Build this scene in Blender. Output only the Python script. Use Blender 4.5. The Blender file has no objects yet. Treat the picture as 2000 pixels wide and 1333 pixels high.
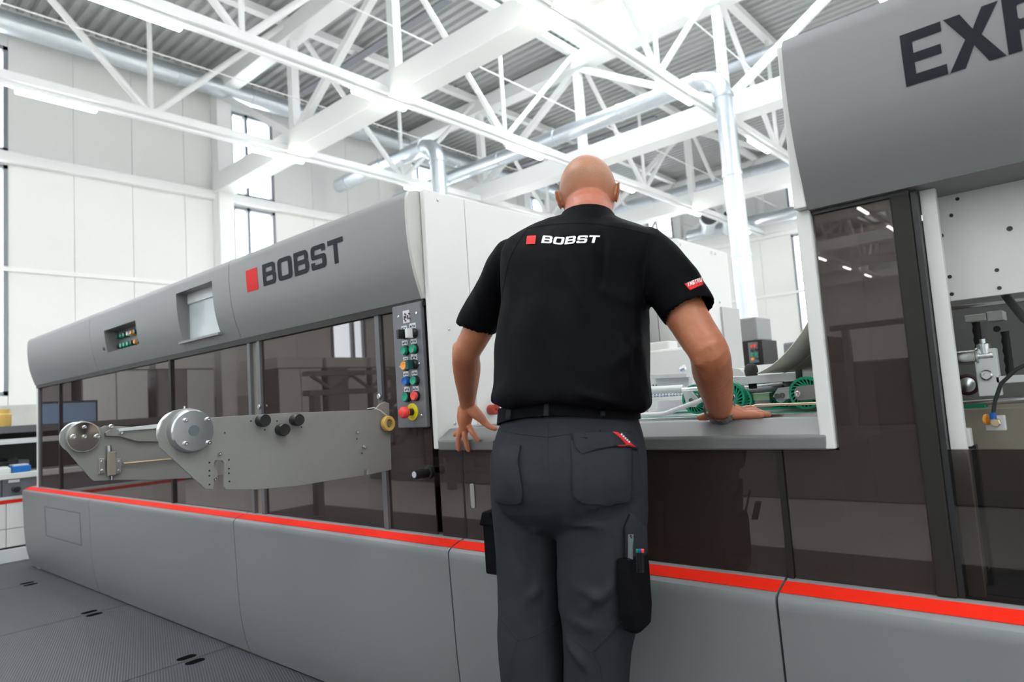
import bpy, bmesh, math, random
from mathutils import Vector, Matrix
from mathutils.bvhtree import BVHTree

sc = bpy.context.scene
COL = sc.collection
random.seed(7)

# ------------------------------------------------------------------ camera
F_PX = 1312.29
CAM = Vector((0, 0, 1.11))
RX = Vector((0.74782748, 0.66053512, -0.06668894))      # camera right in world
DN = Vector((-0.10758132, 0.02144595, -0.99396495))     # camera down in world
FW = Vector((-0.65511855, 0.7504888, 0.08709911))       # camera forward in world
cd = bpy.data.cameras.new('camera')
cam = bpy.data.objects.new('camera', cd)
COL.objects.link(cam)
cd.sensor_width = 36.0
cd.lens = F_PX / 2000 * 36.0
cd.clip_start, cd.clip_end = 0.05, 200
m3 = Matrix((RX, -DN, -FW)).transposed()
cam.matrix_world = Matrix.Translation(CAM) @ m3.to_4x4()
cd.dof.use_dof = True
cd.dof.focus_distance = 1.95
cd.dof.aperture_fstop = 3.6
sc.camera = cam

# ------------------------------------------------------------------ sky and exposure
wd = bpy.data.worlds.new('overcast_sky')
sc.world = wd
wd.use_nodes = True
wn = wd.node_tree.nodes['Background']
wn.inputs[0].default_value = (0.90, 0.955, 1.0, 1)
wn.inputs[1].default_value = 9.0
sc.view_settings.view_transform = 'Standard'
sc.view_settings.look = 'None'
sc.view_settings.gamma = 1
sc.view_settings.use_curve_mapping = False
sc.view_settings.exposure = 0.08
LAMP_POWER = 40.0


# ------------------------------------------------------------------ helpers
def at(px, py, X=None, Y=None, Z=None):
    """world point seen at a pixel, on the plane X=, Y= or Z="""
    d = RX * (px - 1000) + DN * (py - 666.5) + FW * F_PX
    if Y is not None:
        t = Y / d.y
    elif X is not None:
        t = X / d.x
    else:
        t = (Z - CAM.z) / d.z
    return CAM + d * t


class MB:
    def __init__(s):
        s.v, s.f = [], []

    def add(s, vs, fs):
        n = len(s.v)
        s.v += [tuple(v) for v in vs]
        s.f += [tuple(i + n for i in f) for f in fs]
        return s

    def box(s, x0, x1, y0, y1, z0, z1):
        x0, x1 = min(x0, x1), max(x0, x1)
        y0, y1 = min(y0, y1), max(y0, y1)
        z0, z1 = min(z0, z1), max(z0, z1)
        return s.add([(x0, y0, z0), (x1, y0, z0), (x1, y1, z0), (x0, y1, z0), (x0, y0, z1), (x1, y0, z1), (x1, y1, z1), (x0, y1, z1)],
                     [(0, 3, 2, 1), (4, 5, 6, 7), (0, 1, 5, 4), (1, 2, 6, 5), (2, 3, 7, 6), (3, 0, 4, 7)])

    def prism(s, prof, a, b, axis='X'):
        """closed polygon prof (two coordinates) swept from a to b along an axis"""
        def P(t, q):
            if axis == 'X':
                return (t, q[0], q[1])
            if axis == 'Y':
                return (q[0], t, q[1])
            return (q[0], q[1], t)
        n = len(prof)
        vs = [P(a, q) for q in prof] + [P(b, q) for q in prof]
        fs = [tuple(range(n))[::-1], tuple(range(n, 2 * n))]
        fs += [(i, (i + 1) % n, n + (i + 1) % n, n + i) for i in range(n)]
        return s.add(vs, fs)

    def lathe(s, c, axis, prof, n=24, cap=True):
        """profile [(radius, height)] spun about an axis through c"""
        axis = Vector(axis).normalized()
        u = axis.orthogonal().normalized()
        w = axis.cross(u)
        c = Vector(c)
        vs, fs = [], []
        for r, h in prof:
            for i in range(n):
                a = 2 * math.pi * i / n
                vs.append(c + axis * h + (u * math.cos(a) + w * math.sin(a)) * r)
        k = len(prof)
        for j in range(k - 1):
            for i in range(n):
                a, b = j * n + i, j * n + (i + 1) % n
                fs.append((a, b, b + n, a + n))
        if cap:
            fs.append(tuple(range(n))[::-1])
            fs.append(tuple(range((k - 1) * n, k * n)))
        return s.add(vs, fs)

    def cyl(s, p, q, r, n=16, r2=None):
        p, q = Vector(p), Vector(q)
        return s.lathe(p, q - p, [(r, 0), (r if r2 is None else r2, (q - p).length)], n)

    def tube(s, pts, r, n=12, closed=False):
        pts = [Vector(p) for p in pts]
        k = len(pts)
        rr = r if isinstance(r, (list, tuple)) else [r] * k
        up = None
        vs, fs = [], []
        for j in range(k):
            if closed:
                t = (pts[(j + 1) % k] - pts[j - 1]).normalized()
            else:
                t = (pts[min(j + 1, k - 1)] - pts[max(j - 1, 0)]).normalized()
            if up is None:
                up = t.orthogonal().normalized()
            up = (up - t * up.dot(t)).normalized()
            w = t.cross(up)
            for i in range(n):
                a = 2 * math.pi * i / n
                vs.append(pts[j] + (up * math.cos(a) + w * math.sin(a)) * rr[j])
        for j in range(k if closed else k - 1):
            for i in range(n):
                a, b = j * n + i, j * n + (i + 1) % n
                j2 = (j + 1) % k
                c, d = j2 * n + (i + 1) % n, j2 * n + i
                fs.append((a, b, c, d))
        if not closed:
            fs.append(tuple(range(n))[::-1])
            fs.append(tuple(range((k - 1) * n, k * n)))
        return s.add(vs, fs)

    def bar(s, p, q, w, h, up=(0, 0, 1)):
        """rectangular bar from p to q"""
        p, q = Vector(p), Vector(q)
        t = (q - p).normalized()
        sd = t.cross(Vector(up)).normalized()
        u = sd.cross(t)
        vs = []
        for c in (p, q):
            vs += [c + sd * a * w / 2 + u * b * h / 2 for a, b in ((-1, -1), (1, -1), (1, 1), (-1, 1))]
        return s.add(vs, [(0, 1, 2, 3), (7, 6, 5, 4), (0, 4, 5, 1), (1, 5, 6, 2), (2, 6, 7, 3), (3, 7, 4, 0)])

    def build(s, name, mat, parent=None, smooth=False, bevel=0, seg=2):
        me = bpy.data.meshes.new(name)
        me.from_pydata(s.v, [], s.f)
        bm = bmesh.new()
        bm.from_mesh(me)
        bmesh.ops.recalc_face_normals(bm, faces=bm.faces)
        bm.to_mesh(me)
        bm.free()
        return link(name, me, mat, parent, smooth, bevel, seg)


def link(name, me, mat, parent=None, smooth=False, bevel=0, seg=2):
    o = bpy.data.objects.new(name, me)
    COL.objects.link(o)
    me.materials.clear()
    me.materials.append(mat)
    if smooth:
        for p in me.polygons:
            p.use_smooth = True
        try:
            me.set_sharp_from_angle(angle=math.radians(smooth if smooth is not True else 40))
        except Exception:
            pass
    if bevel:
        b = o.modifiers.new('edge', 'BEVEL')
        b.width = bevel
        b.segments = seg
        b.limit_method = 'ANGLE'
        b.angle_limit = math.radians(40)
    if parent is not None:
        o.parent = parent
        o.matrix_parent_inverse = parent.matrix_world.inverted()
    return o


def thing(name, label, cat, loc=(0, 0, 0), group=None, kind=None):
    o = bpy.data.objects.new(name, None)
    COL.objects.link(o)
    o.location = loc
    o.matrix_world = Matrix.Translation(Vector(loc))
    o.empty_display_size = 0.05
    return tag(o, label, cat, group, kind)


def tag(o, label=None, cat=None, group=None, kind=None):
    if label:
        o['label'] = label
    if cat:
        o['category'] = cat
    if group:
        o['group'] = group
    if kind:
        o['kind'] = kind
    return o


def copy_tree(o, parent=None, offset=None):
    c = o.copy()
    COL.objects.link(c)
    if parent is not None:
        c.parent = parent
        c.matrix_parent_inverse = o.matrix_parent_inverse.copy()
    elif offset is not None:
        c.location = o.location + Vector(offset)
    for ch in list(o.children):
        copy_tree(ch, c)
    return c


# ------------------------------------------------------------------ materials
def mat(name, col, rough=0.5, metal=0.0, noise=0.0, scale=20.0, bump=0.0, bscale=300.0, spec=0.5, stretch=None, coat=0.0):
    m = bpy.data.materials.new(name)
    m.use_nodes = True
    nt = m.node_tree
    b = nt.nodes['Principled BSDF']
    b.inputs['Base Color'].default_value = (*col, 1)
    b.inputs['Roughness'].default_value = rough
    b.inputs['Metallic'].default_value = metal
    b.inputs['Specular IOR Level'].default_value = spec
    b.inputs['Coat Weight'].default_value = coat
    if noise or bump:
        tc = nt.nodes.new('ShaderNodeTexCoord')
        mp = nt.nodes.new('ShaderNodeMapping')
        nt.links.new(tc.outputs['Object'], mp.inputs[0])
        if stretch:
            mp.inputs['Scale'].default_value = stretch
    if noise:
        n = nt.nodes.new('ShaderNodeTexNoise')
        n.inputs['Scale'].default_value = scale
        n.inputs['Detail'].default_value = 4
        nt.links.new(mp.outputs[0], n.inputs['Vector'])
        mr = nt.nodes.new('ShaderNodeMapRange')
        mr.inputs['To Min'].default_value = 1 - noise
        mr.inputs['To Max'].default_value = 1 + noise
        nt.links.new(n.outputs[0], mr.inputs[0])
        mx = nt.nodes.new('ShaderNodeVectorMath')
        mx.operation = 'SCALE'
        mx.inputs[0].default_value = col
        nt.links.new(mr.outputs[0], mx.inputs['Scale'])
        nt.links.new(mx.outputs[0], b.inputs['Base Color'])
    if bump:
        n2 = nt.nodes.new('ShaderNodeTexNoise')
        n2.inputs['Scale'].default_value = bscale
        n2.inputs['Detail'].default_value = 2
        nt.links.new(mp.outputs[0], n2.inputs['Vector'])
        bp = nt.nodes.new('ShaderNodeBump')
        bp.inputs['Strength'].default_value = bump
        bp.inputs['Distance'].default_value = 0.002
        nt.links.new(n2.outputs[0], bp.inputs['Height'])
        nt.links.new(bp.outputs[0], b.inputs['Normal'])
    return m


def emit(name, col, s):
    m = bpy.data.materials.new(name)
    m.use_nodes = True
    nt = m.node_tree
    nt.nodes.remove(nt.nodes['Principled BSDF'])
    e = nt.nodes.new('ShaderNodeEmission')
    e.inputs[0].default_value = (*col, 1)
    e.inputs[1].default_value = s
    nt.links.new(e.outputs[0], nt.nodes['Material Output'].inputs[0])
    return m


def glass(name, tint, ior=1.5, rough=0.0, body=None):
    """thin pane: tinted see-through with a mirror-like surface reflection"""
    m = bpy.data.materials.new(name)
    m.use_nodes = True
    nt = m.node_tree
    nt.nodes.remove(nt.nodes['Principled BSDF'])
    t = nt.nodes.new('ShaderNodeBsdfTransparent')
    t.inputs[0].default_value = (*tint, 1)
    g = nt.nodes.new('ShaderNodeBsdfGlossy')
    g.inputs['Roughness'].default_value = rough
    g.inputs['Color'].default_value = (1.0, 0.94, 0.93, 1)
    fr = nt.nodes.new('ShaderNodeFresnel')
    fr.inputs['IOR'].default_value = ior
    mx = nt.nodes.new('ShaderNodeMixShader')
    ge = nt.nodes.new('ShaderNodeNewGeometry')
    inv_ = nt.nodes.new('ShaderNodeMath')
    inv_.operation = 'SUBTRACT'
    inv_.inputs[0].default_value = 1.0
    nt.links.new(ge.outputs['Backfacing'], inv_.inputs[1])
    mu = nt.nodes.new('ShaderNodeMath')
    mu.operation = 'MULTIPLY'
    nt.links.new(fr.outputs[0], mu.inputs[0])
    nt.links.new(inv_.outputs[0], mu.inputs[1])
    nt.links.new(mu.outputs[0], mx.inputs[0])
    base = t
    if body:
        df = nt.nodes.new('ShaderNodeBsdfDiffuse')
        df.inputs[0].default_value = (*body, 1)
        m2 = nt.nodes.new('ShaderNodeMixShader')
        m2.inputs[0].default_value = 0.45
        nt.links.new(t.outputs[0], m2.inputs[1])
        nt.links.new(df.outputs[0], m2.inputs[2])
        base = m2
    nt.links.new(base.outputs[0], mx.inputs[1])
    nt.links.new(g.outputs[0], mx.inputs[2])
    nt.links.new(mx.outputs[0], nt.nodes['Material Output'].inputs[0])
    return m


M = {}
M['grey'] = mat('grey_metallic_paint', (0.210, 0.209, 0.209), 0.36, 0.30, 0.04, 900, 0.25, 1500)
M['grey_base'] = mat('grey_base_paint', (0.238, 0.246, 0.250), 0.42, 0.2, 0.03, 900, 0.25, 1500)
M['grey_dark'] = mat('dark_grey_paint', (0.11, 0.11, 0.115), 0.45)
M['grey_plate'] = mat('warm_grey_plate', (0.225, 0.217, 0.205), 0.5, 0.1, 0.04, 40)
M['panel'] = mat('control_panel_grey', (0.145, 0.147, 0.162), 0.45, 0.2)
M['white'] = mat('white_machine_paint', (0.70, 0.695, 0.675), 0.4)
M['wall'] = mat('white_wall_panel', (0.79, 0.79, 0.77), 0.55, 0, 0.012, 3)
M['steelwhite'] = mat('white_painted_steel', (0.84, 0.84, 0.825), 0.4)
M['deck'] = mat('roof_deck_grey', (0.46, 0.47, 0.46), 0.5, 0.1)
M['concrete'] = mat('concrete_plinth', (0.5, 0.49, 0.46), 0.8, 0, 0.15, 6)
M['floor'] = mat('pale_hall_floor', (0.62, 0.61, 0.59), 0.45, 0.0, 0.04, 2)
M['black'] = mat('black_plastic', (0.012, 0.012, 0.013), 0.4)
M['void'] = mat('dark_opening', (0.006, 0.006, 0.006), 0.9, spec=0.0)
M['rubber'] = mat('black_rubber', (0.02, 0.02, 0.02), 0.7)
M['frame'] = mat('dark_brown_frame', (0.020, 0.018, 0.016), 0.5, spec=0.25)
M['winframe'] = mat('grey_window_frame', (0.22, 0.23, 0.25), 0.45)
M['red'] = mat('red_stripe_paint', (0.80, 0.022, 0.008), 0.5, spec=0.15)
M['redlogo'] = mat('red_print', (0.66, 0.036, 0.038), 0.6, spec=0.1)
M['dkprint'] = mat('dark_grey_print', (0.016, 0.019, 0.024), 0.6, spec=0.15)
M['steel'] = mat('bright_steel', (0.72, 0.72, 0.72), 0.22, 1.0, 0.05, 40)
M['turned'] = mat('turned_steel', (0.62, 0.64, 0.65), 0.28, 1.0)
M['zinc'] = mat('galvanised_duct', (0.66, 0.70, 0.74), 0.33, 0.85, 0.10, 9)
M['brass'] = mat('brass_rod', (0.62, 0.50, 0.35), 0.3, 0.8)
M['green'] = mat('green_rubber', (0.0, 0.27, 0.135), 0.45)
M['greenbtn'] = mat('green_button', (0.0, 0.28, 0.16), 0.3)
M['dkgreen'] = mat('dark_green_button', (0.0, 0.06, 0.055), 0.3)
M['orange'] = mat('orange_button', (0.85, 0.32, 0.02), 0.3)
M['blue'] = mat('blue_button', (0.0, 0.10, 0.42), 0.3)
M['redbtn'] = mat('red_button', (0.80, 0.06, 0.05), 0.35)
M['darkred'] = mat('dark_red_knob', (0.36, 0.035, 0.025), 0.45)
M['yellow'] = mat('yellow_disc', (0.72, 0.60, 0.01), 0.4)
M['tape'] = mat('amber_tape', (0.62, 0.40, 0.10), 0.35)
M['clear'] = mat('pale_plastic', (0.65, 0.66, 0.66), 0.3)
M['sticker'] = mat('white_sticker', (0.62, 0.62, 0.66), 0.5)
M['smoked'] = glass('smoked_glass', (0.36, 0.32, 0.30), 1.58, 0.0, (0.072, 0.052, 0.048))
M['pane'] = glass('clear_window_glass', (0.93, 0.95, 0.96), 1.3)
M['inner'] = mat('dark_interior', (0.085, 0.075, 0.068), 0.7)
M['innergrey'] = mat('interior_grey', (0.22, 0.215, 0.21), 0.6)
M['lamp'] = emit('led_tube', (1.0, 0.965, 0.90), LAMP_POWER)
M['screen'] = emit('screen_glow', (0.30, 0.48, 0.72), 0.8)
M['paper'] = mat('brown_paper', (0.33, 0.30, 0.24), 0.8, 0, 0.1, 30)
M['bluebelt'] = mat('blue_belt', (0.0, 0.13, 0.42), 0.5)
M['palegreen'] = mat('pale_green_board', (0.25, 0.42, 0.25), 0.6)

# ------------------------------------------------------------------ the hall
XW, YB, YF, XR = -14.5, 22.9, -36.0, 13.0          # wall planes
ZD = 8.95                                          # deck height
MOD = 1.06
BAY0, BAY = 6.95, 5.3
SKY_X = (-8.1, -2.6)
SKY_Y = [(7.6, 12.6), (-3.0, 2.0), (-13.6, -8.6), (-24.2, -19.2), (-34.8, -29.8)]
SKY_ADDED_X = (2.6, 9.4)  # unseen second row of roof lights, added to brighten the hall

fl = MB().box(XW, XR, YF, YB, -0.08, -0.012).build('floor', M['floor'])
tag(fl, kind='structure')
# platform plates beside the machine, with narrow joints
pm = mat('ribbed_floor_plate', (0.052, 0.057, 0.064), 0.5, 0.0)
nt = pm.node_tree
tc = nt.nodes.new('ShaderNodeTexCoord')
wv = nt.nodes.new('ShaderNodeTexWave')
wv.inputs['Scale'].default_value = 28
wv.bands_direction = 'Y'
mpv = nt.nodes.new('ShaderNodeMapping')
mpv.inputs['Rotation'].default_value = (0, 0, math.radians(20))
nt.links.new(tc.outputs['Object'], mpv.inputs[0])
nt.links.new(mpv.outputs[0], wv.inputs['Vector'])
bp = nt.nodes.new('ShaderNodeBump')
bp.inputs['Strength'].default_value = 0.35
bp.inputs['Distance'].default_value = 0.003
nt.links.new(wv.outputs[0], bp.inputs['Height'])
nt.links.new(bp.outputs[0], nt.nodes['Principled BSDF'].inputs['Normal'])
seam1 = at(222, 1188, Z=0).x
seam2 = at(425, 1272, Z=0).x
W = abs(seam2 - seam1)
xs = [seam1 - 2 * W, seam1 - W, seam1, seam2, seam2 + W, seam2 + 2 * W, seam2 + 3 * W, seam2 + 4 * W]
for i in range(len(xs) - 1):
    for y0, y1 in ((0.15, 1.655), (-1.4, 0.14)):
        MB().box(xs[i] + 0.004, xs[i + 1] - 0.004, y0, y1, -0.012, 0.0).build('floor_plate', pm, fl, bevel=0.002)
for x in xs[1:-1]:
    for k in (-1, 1):
        y = 1.40
        c = Vector((x + k * 0.046, y, 0.0005))
        b = MB()
        vs = []
        n = 14
        for i in range(n):
            a = 2 * math.pi * i / n
            vs.append((c.x + 0.026 * math.cos(a), c.y + (0.018 if math.sin(a) > 0 else -0.018) + 0.026 * math.sin(a), 0))
        b.prism([(v[0], v[1]) for v in vs], -0.004, 0.0015, 'Z').build('lifting_slot', M['void'], fl)

# deck with trapezoid ribs running along the hall
def deck_strip(b, x0, x1, y0, y1):
    p = 0.22
    pr = []
    k0, k1 = math.ceil((y0 - 1e-6) / p), math.floor((y1 + 1e-6) / p)
    pr.append((y0, ZD + 0.065))
    for k in range(k0, k1):
        y = k * p
        pr += [(y, ZD + 0.065), (y + 0.075, ZD + 0.065), (y + 0.10, ZD), (y + 0.195, ZD)]
    pr.append((y1, ZD + 0.065))
    n = len(b.v)
    vs, fs = [], []
    for q in pr:
        vs += [(x0, q[0], q[1]), (x1, q[0], q[1])]
    for i in range(len(pr) - 1):
        fs.append((2 * i, 2 * i + 1, 2 * i + 3, 2 * i + 2))
    b.add(vs, fs)

b = MB()
deck_strip(b, XW - 0.2, SKY_X[0], YF, YB)
deck_strip(b, SKY_X[1], SKY_ADDED_X[0], YF, YB)
deck_strip(b, SKY_ADDED_X[1], XR, YF, YB)
ys = [YF] + [v for s in sorted(SKY_Y) for v in s] + [YB]
for i in range(0, len(ys), 2):
    deck_strip(b, SKY_X[0], SKY_X[1], ys[i], ys[i + 1])
    deck_strip(b, SKY_ADDED_X[0], SKY_ADDED_X[1], ys[i], ys[i + 1])
dk = b.build('ceiling', M['deck'])
tag(dk, kind='structure')
b = MB()                                            # solid slab above the deck so that no sky leaks in
b.box(XW - 0.2, SKY_X[0], YF, YB, ZD + 0.07, ZD + 0.2).box(SKY_X[1], SKY_ADDED_X[0], YF, YB, ZD + 0.07, ZD + 0.2).box(SKY_ADDED_X[1], XR, YF, YB, ZD + 0.07, ZD + 0.2)
for i in range(0, len(ys), 2):
    b.box(SKY_X[0], SKY_X[1], ys[i], ys[i + 1], ZD + 0.07, ZD + 0.2)
    b.box(SKY_ADDED_X[0], SKY_ADDED_X[1], ys[i], ys[i + 1], ZD + 0.07, ZD + 0.2)
b.build('sky_block_slab', M['deck'], dk)
for i, (y0, y1, SX_) in enumerate([(*q, SKY_X) for q in sorted(SKY_Y)] + [(*q, SKY_ADDED_X) for q in sorted(SKY_Y)]):
    seen_ = SX_ is SKY_X and y0 > 5
    t = thing('window_%d' % (90 + i), 'white framed roof light of clear panes above the nearest girder' if seen_ else 'white framed roof light out of view, right-hand row added for daylight', 'skylight', ((SX_[0] + SX_[1]) / 2, (y0 + y1) / 2, ZD), kind='structure')
    fr = MB()
    x0, x1 = SX_
    for (a, c, d, e) in ((x0, x0 + 0.1, y0, y1), (x1 - 0.1, x1, y0, y1), (x0, x1, y0, y0 + 0.1), (x0, x1, y1 - 0.1, y1)):
        fr.box(a, c, d, e, ZD - 0.02, ZD + 0.5)
    fr.build('curb', M['steelwhite'], t)
    for k in range(1, 4):
        xx = x0 + (x1 - x0) * k / 4
        MB().box(xx - 0.03, xx + 0.03, y0, y1, ZD + 0.40, ZD + 0.48).build('glazing_bar', M['steelwhite'], t)
    for k in range(4):
        xa, xb = x0 + (x1 - x0) * k / 4 + 0.03, x0 + (x1 - x0) * (k + 1) / 4 - 0.03
        MB().box(xa, xb, y0 + 0.1, y1 - 0.1, ZD + 0.44, ZD + 0.45).build('pane', M['pane'], t)
    la = bpy.data.lights.new('skylight_portal', 'AREA')
    la.shape = 'RECTANGLE'
    la.size, la.size_y = x1 - x0 - 0.2, y1 - y0 - 0.2
    la.cycles.is_portal = True
    lo = bpy.data.objects.new('skylight_portal', la)
    COL.objects.link(lo)
    lo.location = ((x0 + x1) / 2, (y0 + y1) / 2, ZD + 0.47)

# walls of metal panels with tall windows in every fifth module
Z_PL, Z_R0, Z_R1, Z_RAIL2 = 1.60, 5.98, 6.18, 4.0
WNUM = [0]

def make_wall(name, axis, plane, a0, a1, start, side, portal_every=1):
    """axis 'Y': wall on X=plane running along Y; axis 'X': wall on Y=plane running along X. side: +1 room is towards +"""
    def B(b, s0, s1, d0, d1, z0, z1):
        d0, d1 = plane + side * d0, plane + side * d1
        if axis == 'Y':
            return b.box(d0, d1, s0, s1, z0, z1)
        return b.box(s0, s1, d0, d1, z0, z1)
    root = B(MB(), a0, a1, -0.25, 0.06, -0.05, Z_PL).build(name, M['concrete'])
    tag(root, kind='structure')
    cells = []
    s = a0
    for wst in sorted(start) + [a1]:
        if wst > a1 or wst < a0:
            continue
        nseg = max(1, round((wst - s) / MOD))
        for j in range(nseg):
            cells.append((s + (wst - s) * j / nseg, s + (wst - s) * (j + 1) / nseg, False))
        if wst < a1 - 1.0:
            cells.append((wst, wst + MOD, True))
        s = wst + MOD
    for s0, s1, win in cells:
        if s1 - s0 > 0.05:
            if win:
                rows = ((Z_PL, 1.78), (5.95, 6.2), (8.2, ZD + 0.1))
            else:
                rows = ((Z_PL, Z_R0 + 0.1), (Z_R0 + 0.1, ZD + 0.1))
            for z0, z1 in rows:
                B(MB(), s0 + 0.006, s1 - 0.006, -0.12, 0.0, z0 + 0.003, z1 - 0.003).build('wall_panel', M['wall'], root)
            if win:
                for z0, z1 in ((1.78, 5.95), (6.2, 8.2)):
                    WNUM[0] += 1
                    t = MB()
                    for e in ((s0, s0 + 0.07, z0, z1), (s1 - 0.07, s1, z0, z1), (s0, s1, z0, z0 + 0.07), (s0, s1, z1 - 0.07, z1), (s0 + 0.36, s0 + 0.43, z0, z1)):
                        B(t, e[0], e[1], -0.10, 0.02, e[2], e[3])
                    w = t.build('window_%d' % WNUM[0], M['winframe'])
                    tag(w, kind='structure')
                    B(MB(), s0 + 0.07, s0 + 0.36, -0.06, -0.05, z0 + 0.07, z1 - 0.07).build('pane', M['pane'], w)
                    B(MB(), s0 + 0.43, s1 - 0.07, -0.06, -0.05, z0 + 0.07, z1 - 0.07).build('pane', M['pane'], w)
                    if portal_every:
                        la = bpy.data.lights.new('window_portal', 'AREA')
                        la.shape = 'RECTANGLE'
                        la.size, la.size_y = MOD - 0.1, z1 - z0 - 0.1
                        la.cycles.is_portal = True
                        lo = bpy.data.objects.new('window_portal', la)
                        COL.objects.link(lo)
                        c = (s0 + s1) / 2
                        if axis == 'Y':
                            lo.location = (plane - side * 0.04, c, (z0 + z1) / 2)
                            lo.rotation_euler = (math.pi / 2, 0, side * math.pi / 2)
                        else:
                            lo.location = (c, plane - side * 0.04, (z0 + z1) / 2)
                            lo.rotation_euler = (side * math.pi / 2, 0, 0)
    B(MB(), a0, a1, 0.0, 0.16, Z_R0, Z_R1).build('wall_rail', M['steelwhite'], root, bevel=0.02)
    B(MB(), a0, a1, 0.0, 0.05, Z_RAIL2, Z_RAIL2 + 0.08).build('wall_rail', M['steelwhite'], root)
    return root

WY = [7.22, 1.98, -2.62, -7.52, -12.6, -17.8, -23.0, -28.2, -33.4, 12.5, 17.8]
WX = [-12.65, -7.35, -2.05, 3.25, 8.55]
wl = make_wall('wall_left', 'Y', XW, YF, YB, WY, 1, 0)
wb = make_wall('wall_back', 'X', YB, XW, XR, WX, -1, 0)
wf = make_wall('wall_front', 'X', YF, XW, XR, WX, 1, 0)
wr = make_wall('wall_right', 'Y', XR, YF, YB, WY, -1, 0)

# columns on the left and back wall
for k in range(-8, 4):
    y = BAY0 + k * BAY
    if YF < y < YB:
        b = MB().box(XW, XW + 0.32, y - 0.17, y + 0.17, 0, ZD)
        tag(b.build('column', M['steelwhite'], bevel=0.01), 'white steel column on the left wall under roof beam', 'column', 'wall columns', 'structure')

SX = [-14.4, -11.3, -8.2, -4.87, -1.65, 1.6, 4.8, 8.0, 11.2]
ZB, ZT = 6.11, 8.72
NY = [BAY0 + k * BAY for k in range(-8, 4)]
# primary trusses: deep box chords running along X
ordinal = ['first', 'second', 'third']
for k, y in enumerate(NY):
    if not (YF < y < YB):
        continue
    k -= 4
    lab = {4: 'nearest white box girder spanning from left wall column over the machine', 5: 'middle white box girder passing behind the bald head', 6: 'farthest white box girder low behind the tall round duct'}.get(k, 'white box girder behind the camera')
    t = thing('roof_girder', lab, 'girder', (XW, y, ZB), 'box girders across the hall')
    MB().box(XW + 0.1, XR, y - 0.22, y + 0.22, ZB, ZB + 0.42).build('bottom_chord', M['steelwhite'], t, bevel=0.012)
    MB().box(XW + 0.1, XR, y - 0.18, y + 0.18, ZT - 0.30, ZT + 0.05).build('top_chord', M['steelwhite'], t, bevel=0.012)
    for i, x in enumerate(SX[1:]):
        MB().box(x - 0.08, x + 0.08, y - 0.08, y + 0.08, ZB + 0.40, ZT - 0.28).build('post', M['steelwhite'], t)
    for i in range(len(SX) - 1):
        xa, xb = SX[i], SX[i + 1]
        if i % 2 == 0:
            xa, xb = xb, xa
        MB().bar((xa, y, ZB + 0.40), (xb, y, ZT - 0.25), 0.13, 0.13, (0, 1, 0)).build('brace', M['steelwhite'], t)

# secondary trusses along Y with lamps below
lamp0 = None
tl = {1: 'far slim roof truss nearest the left wall, carrying LED strips', 2: 'slim roof truss second from the left wall, carrying LED strips',
      3: 'slim roof truss with lamps running past the roof light', 4: 'slim roof truss above the lettered grey hood'}
for i, x in enumerate(SX[1:], 1):
    t = thing('roof_truss', tl.get(i, 'slim roof truss beyond the right edge of the view'), 'truss', (x, YF, ZB), 'slim trusses along the hall')
    MB().box(x - 0.07, x + 0.07, YF, YB, ZB + 0.02, ZB + 0.16).build('bottom_chord', M['steelwhite'], t, bevel=0.015)
    MB().box(x - 0.035, x + 0.035, YF, YB, ZB - 0.055, ZB - 0.015).build('cable_tray', M['steelwhite'], t)
    MB().box(x - 0.08, x + 0.08, YF, YB, ZT, ZT + 0.15).build('top_chord', M['steelwhite'], t)
    for k in range(len(NY) - 1):
        y0, y1 = NY[k], NY[k + 1]
        ym = (y0 + y1) / 2
        if i > 5:
            continue
        r = 0.055
        for p, q, rr in (((x, ym - 0.06, ZB + 0.12), (x, y0 + 0.1, ZT + 0.05), r), ((x, ym + 0.06, ZB + 0.12), (x, y1 - 0.1, ZT + 0.05), r),
                         ((x, ym, ZB + 0.12), (x, ym, ZT + 0.05), 0.042)):
            MB().cyl(p, q, rr, 10).build('brace', M['steelwhite'], t, smooth=True)
    # knee braces and thin tie rods
    MB().cyl((x + 0.5, YF, ZB + 0.9), (x + 0.5, YB, ZB + 0.9), 0.012, 6).build('tie_rod', M['steelwhite'], t)
    k = -10
    while True:
        y0 = 2.45 + 3.6 * k
        k += 1
        if y0 > YB - 1.5:
            break
        if y0 < YF + 0.2 or (i > 6 and y0 < -14):
            continue
        if lamp0 is None:
            lamp0 = thing('ceiling_light', '', 'light', (x, y0, ZB - 0.1), 'LED strip lights under the roof trusses')
            MB().box(x - 0.040, x + 0.040, y0, y0 + 1.06, ZB - 0.075, ZB - 0.055).build('housing', M['steelwhite'], lamp0, bevel=0.008)
            MB().box(x - 0.042, x + 0.042, y0 + 0.01, y0 + 1.05, ZB - 0.128, ZB - 0.075).build('diffuser', M['lamp'], lamp0, bevel=0.02, seg=3)
            l = lamp0
            base = (x, y0)
        else:
            l = copy_tree(lamp0, None, (x - base[0], y0 - base[1], 0))
        nm = {1: 'far truss beside the left wall', 2: 'second truss from the left wall', 3: 'truss by the roof light', 4: 'truss above the lettered hood'}.get(i)
        n = round((y0 - 2.45) / 3.6)
        if nm and n >= 0:
            l['label'] = 'LED strip light under the %s, %s along it' % (nm, ['first', 'second', 'third', 'fourth', 'fifth', 'sixth'][n])
        else:
            l['label'] = 'LED strip light of the hall outside the view'
        if i == 4 and n < 1:
            pass

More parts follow.
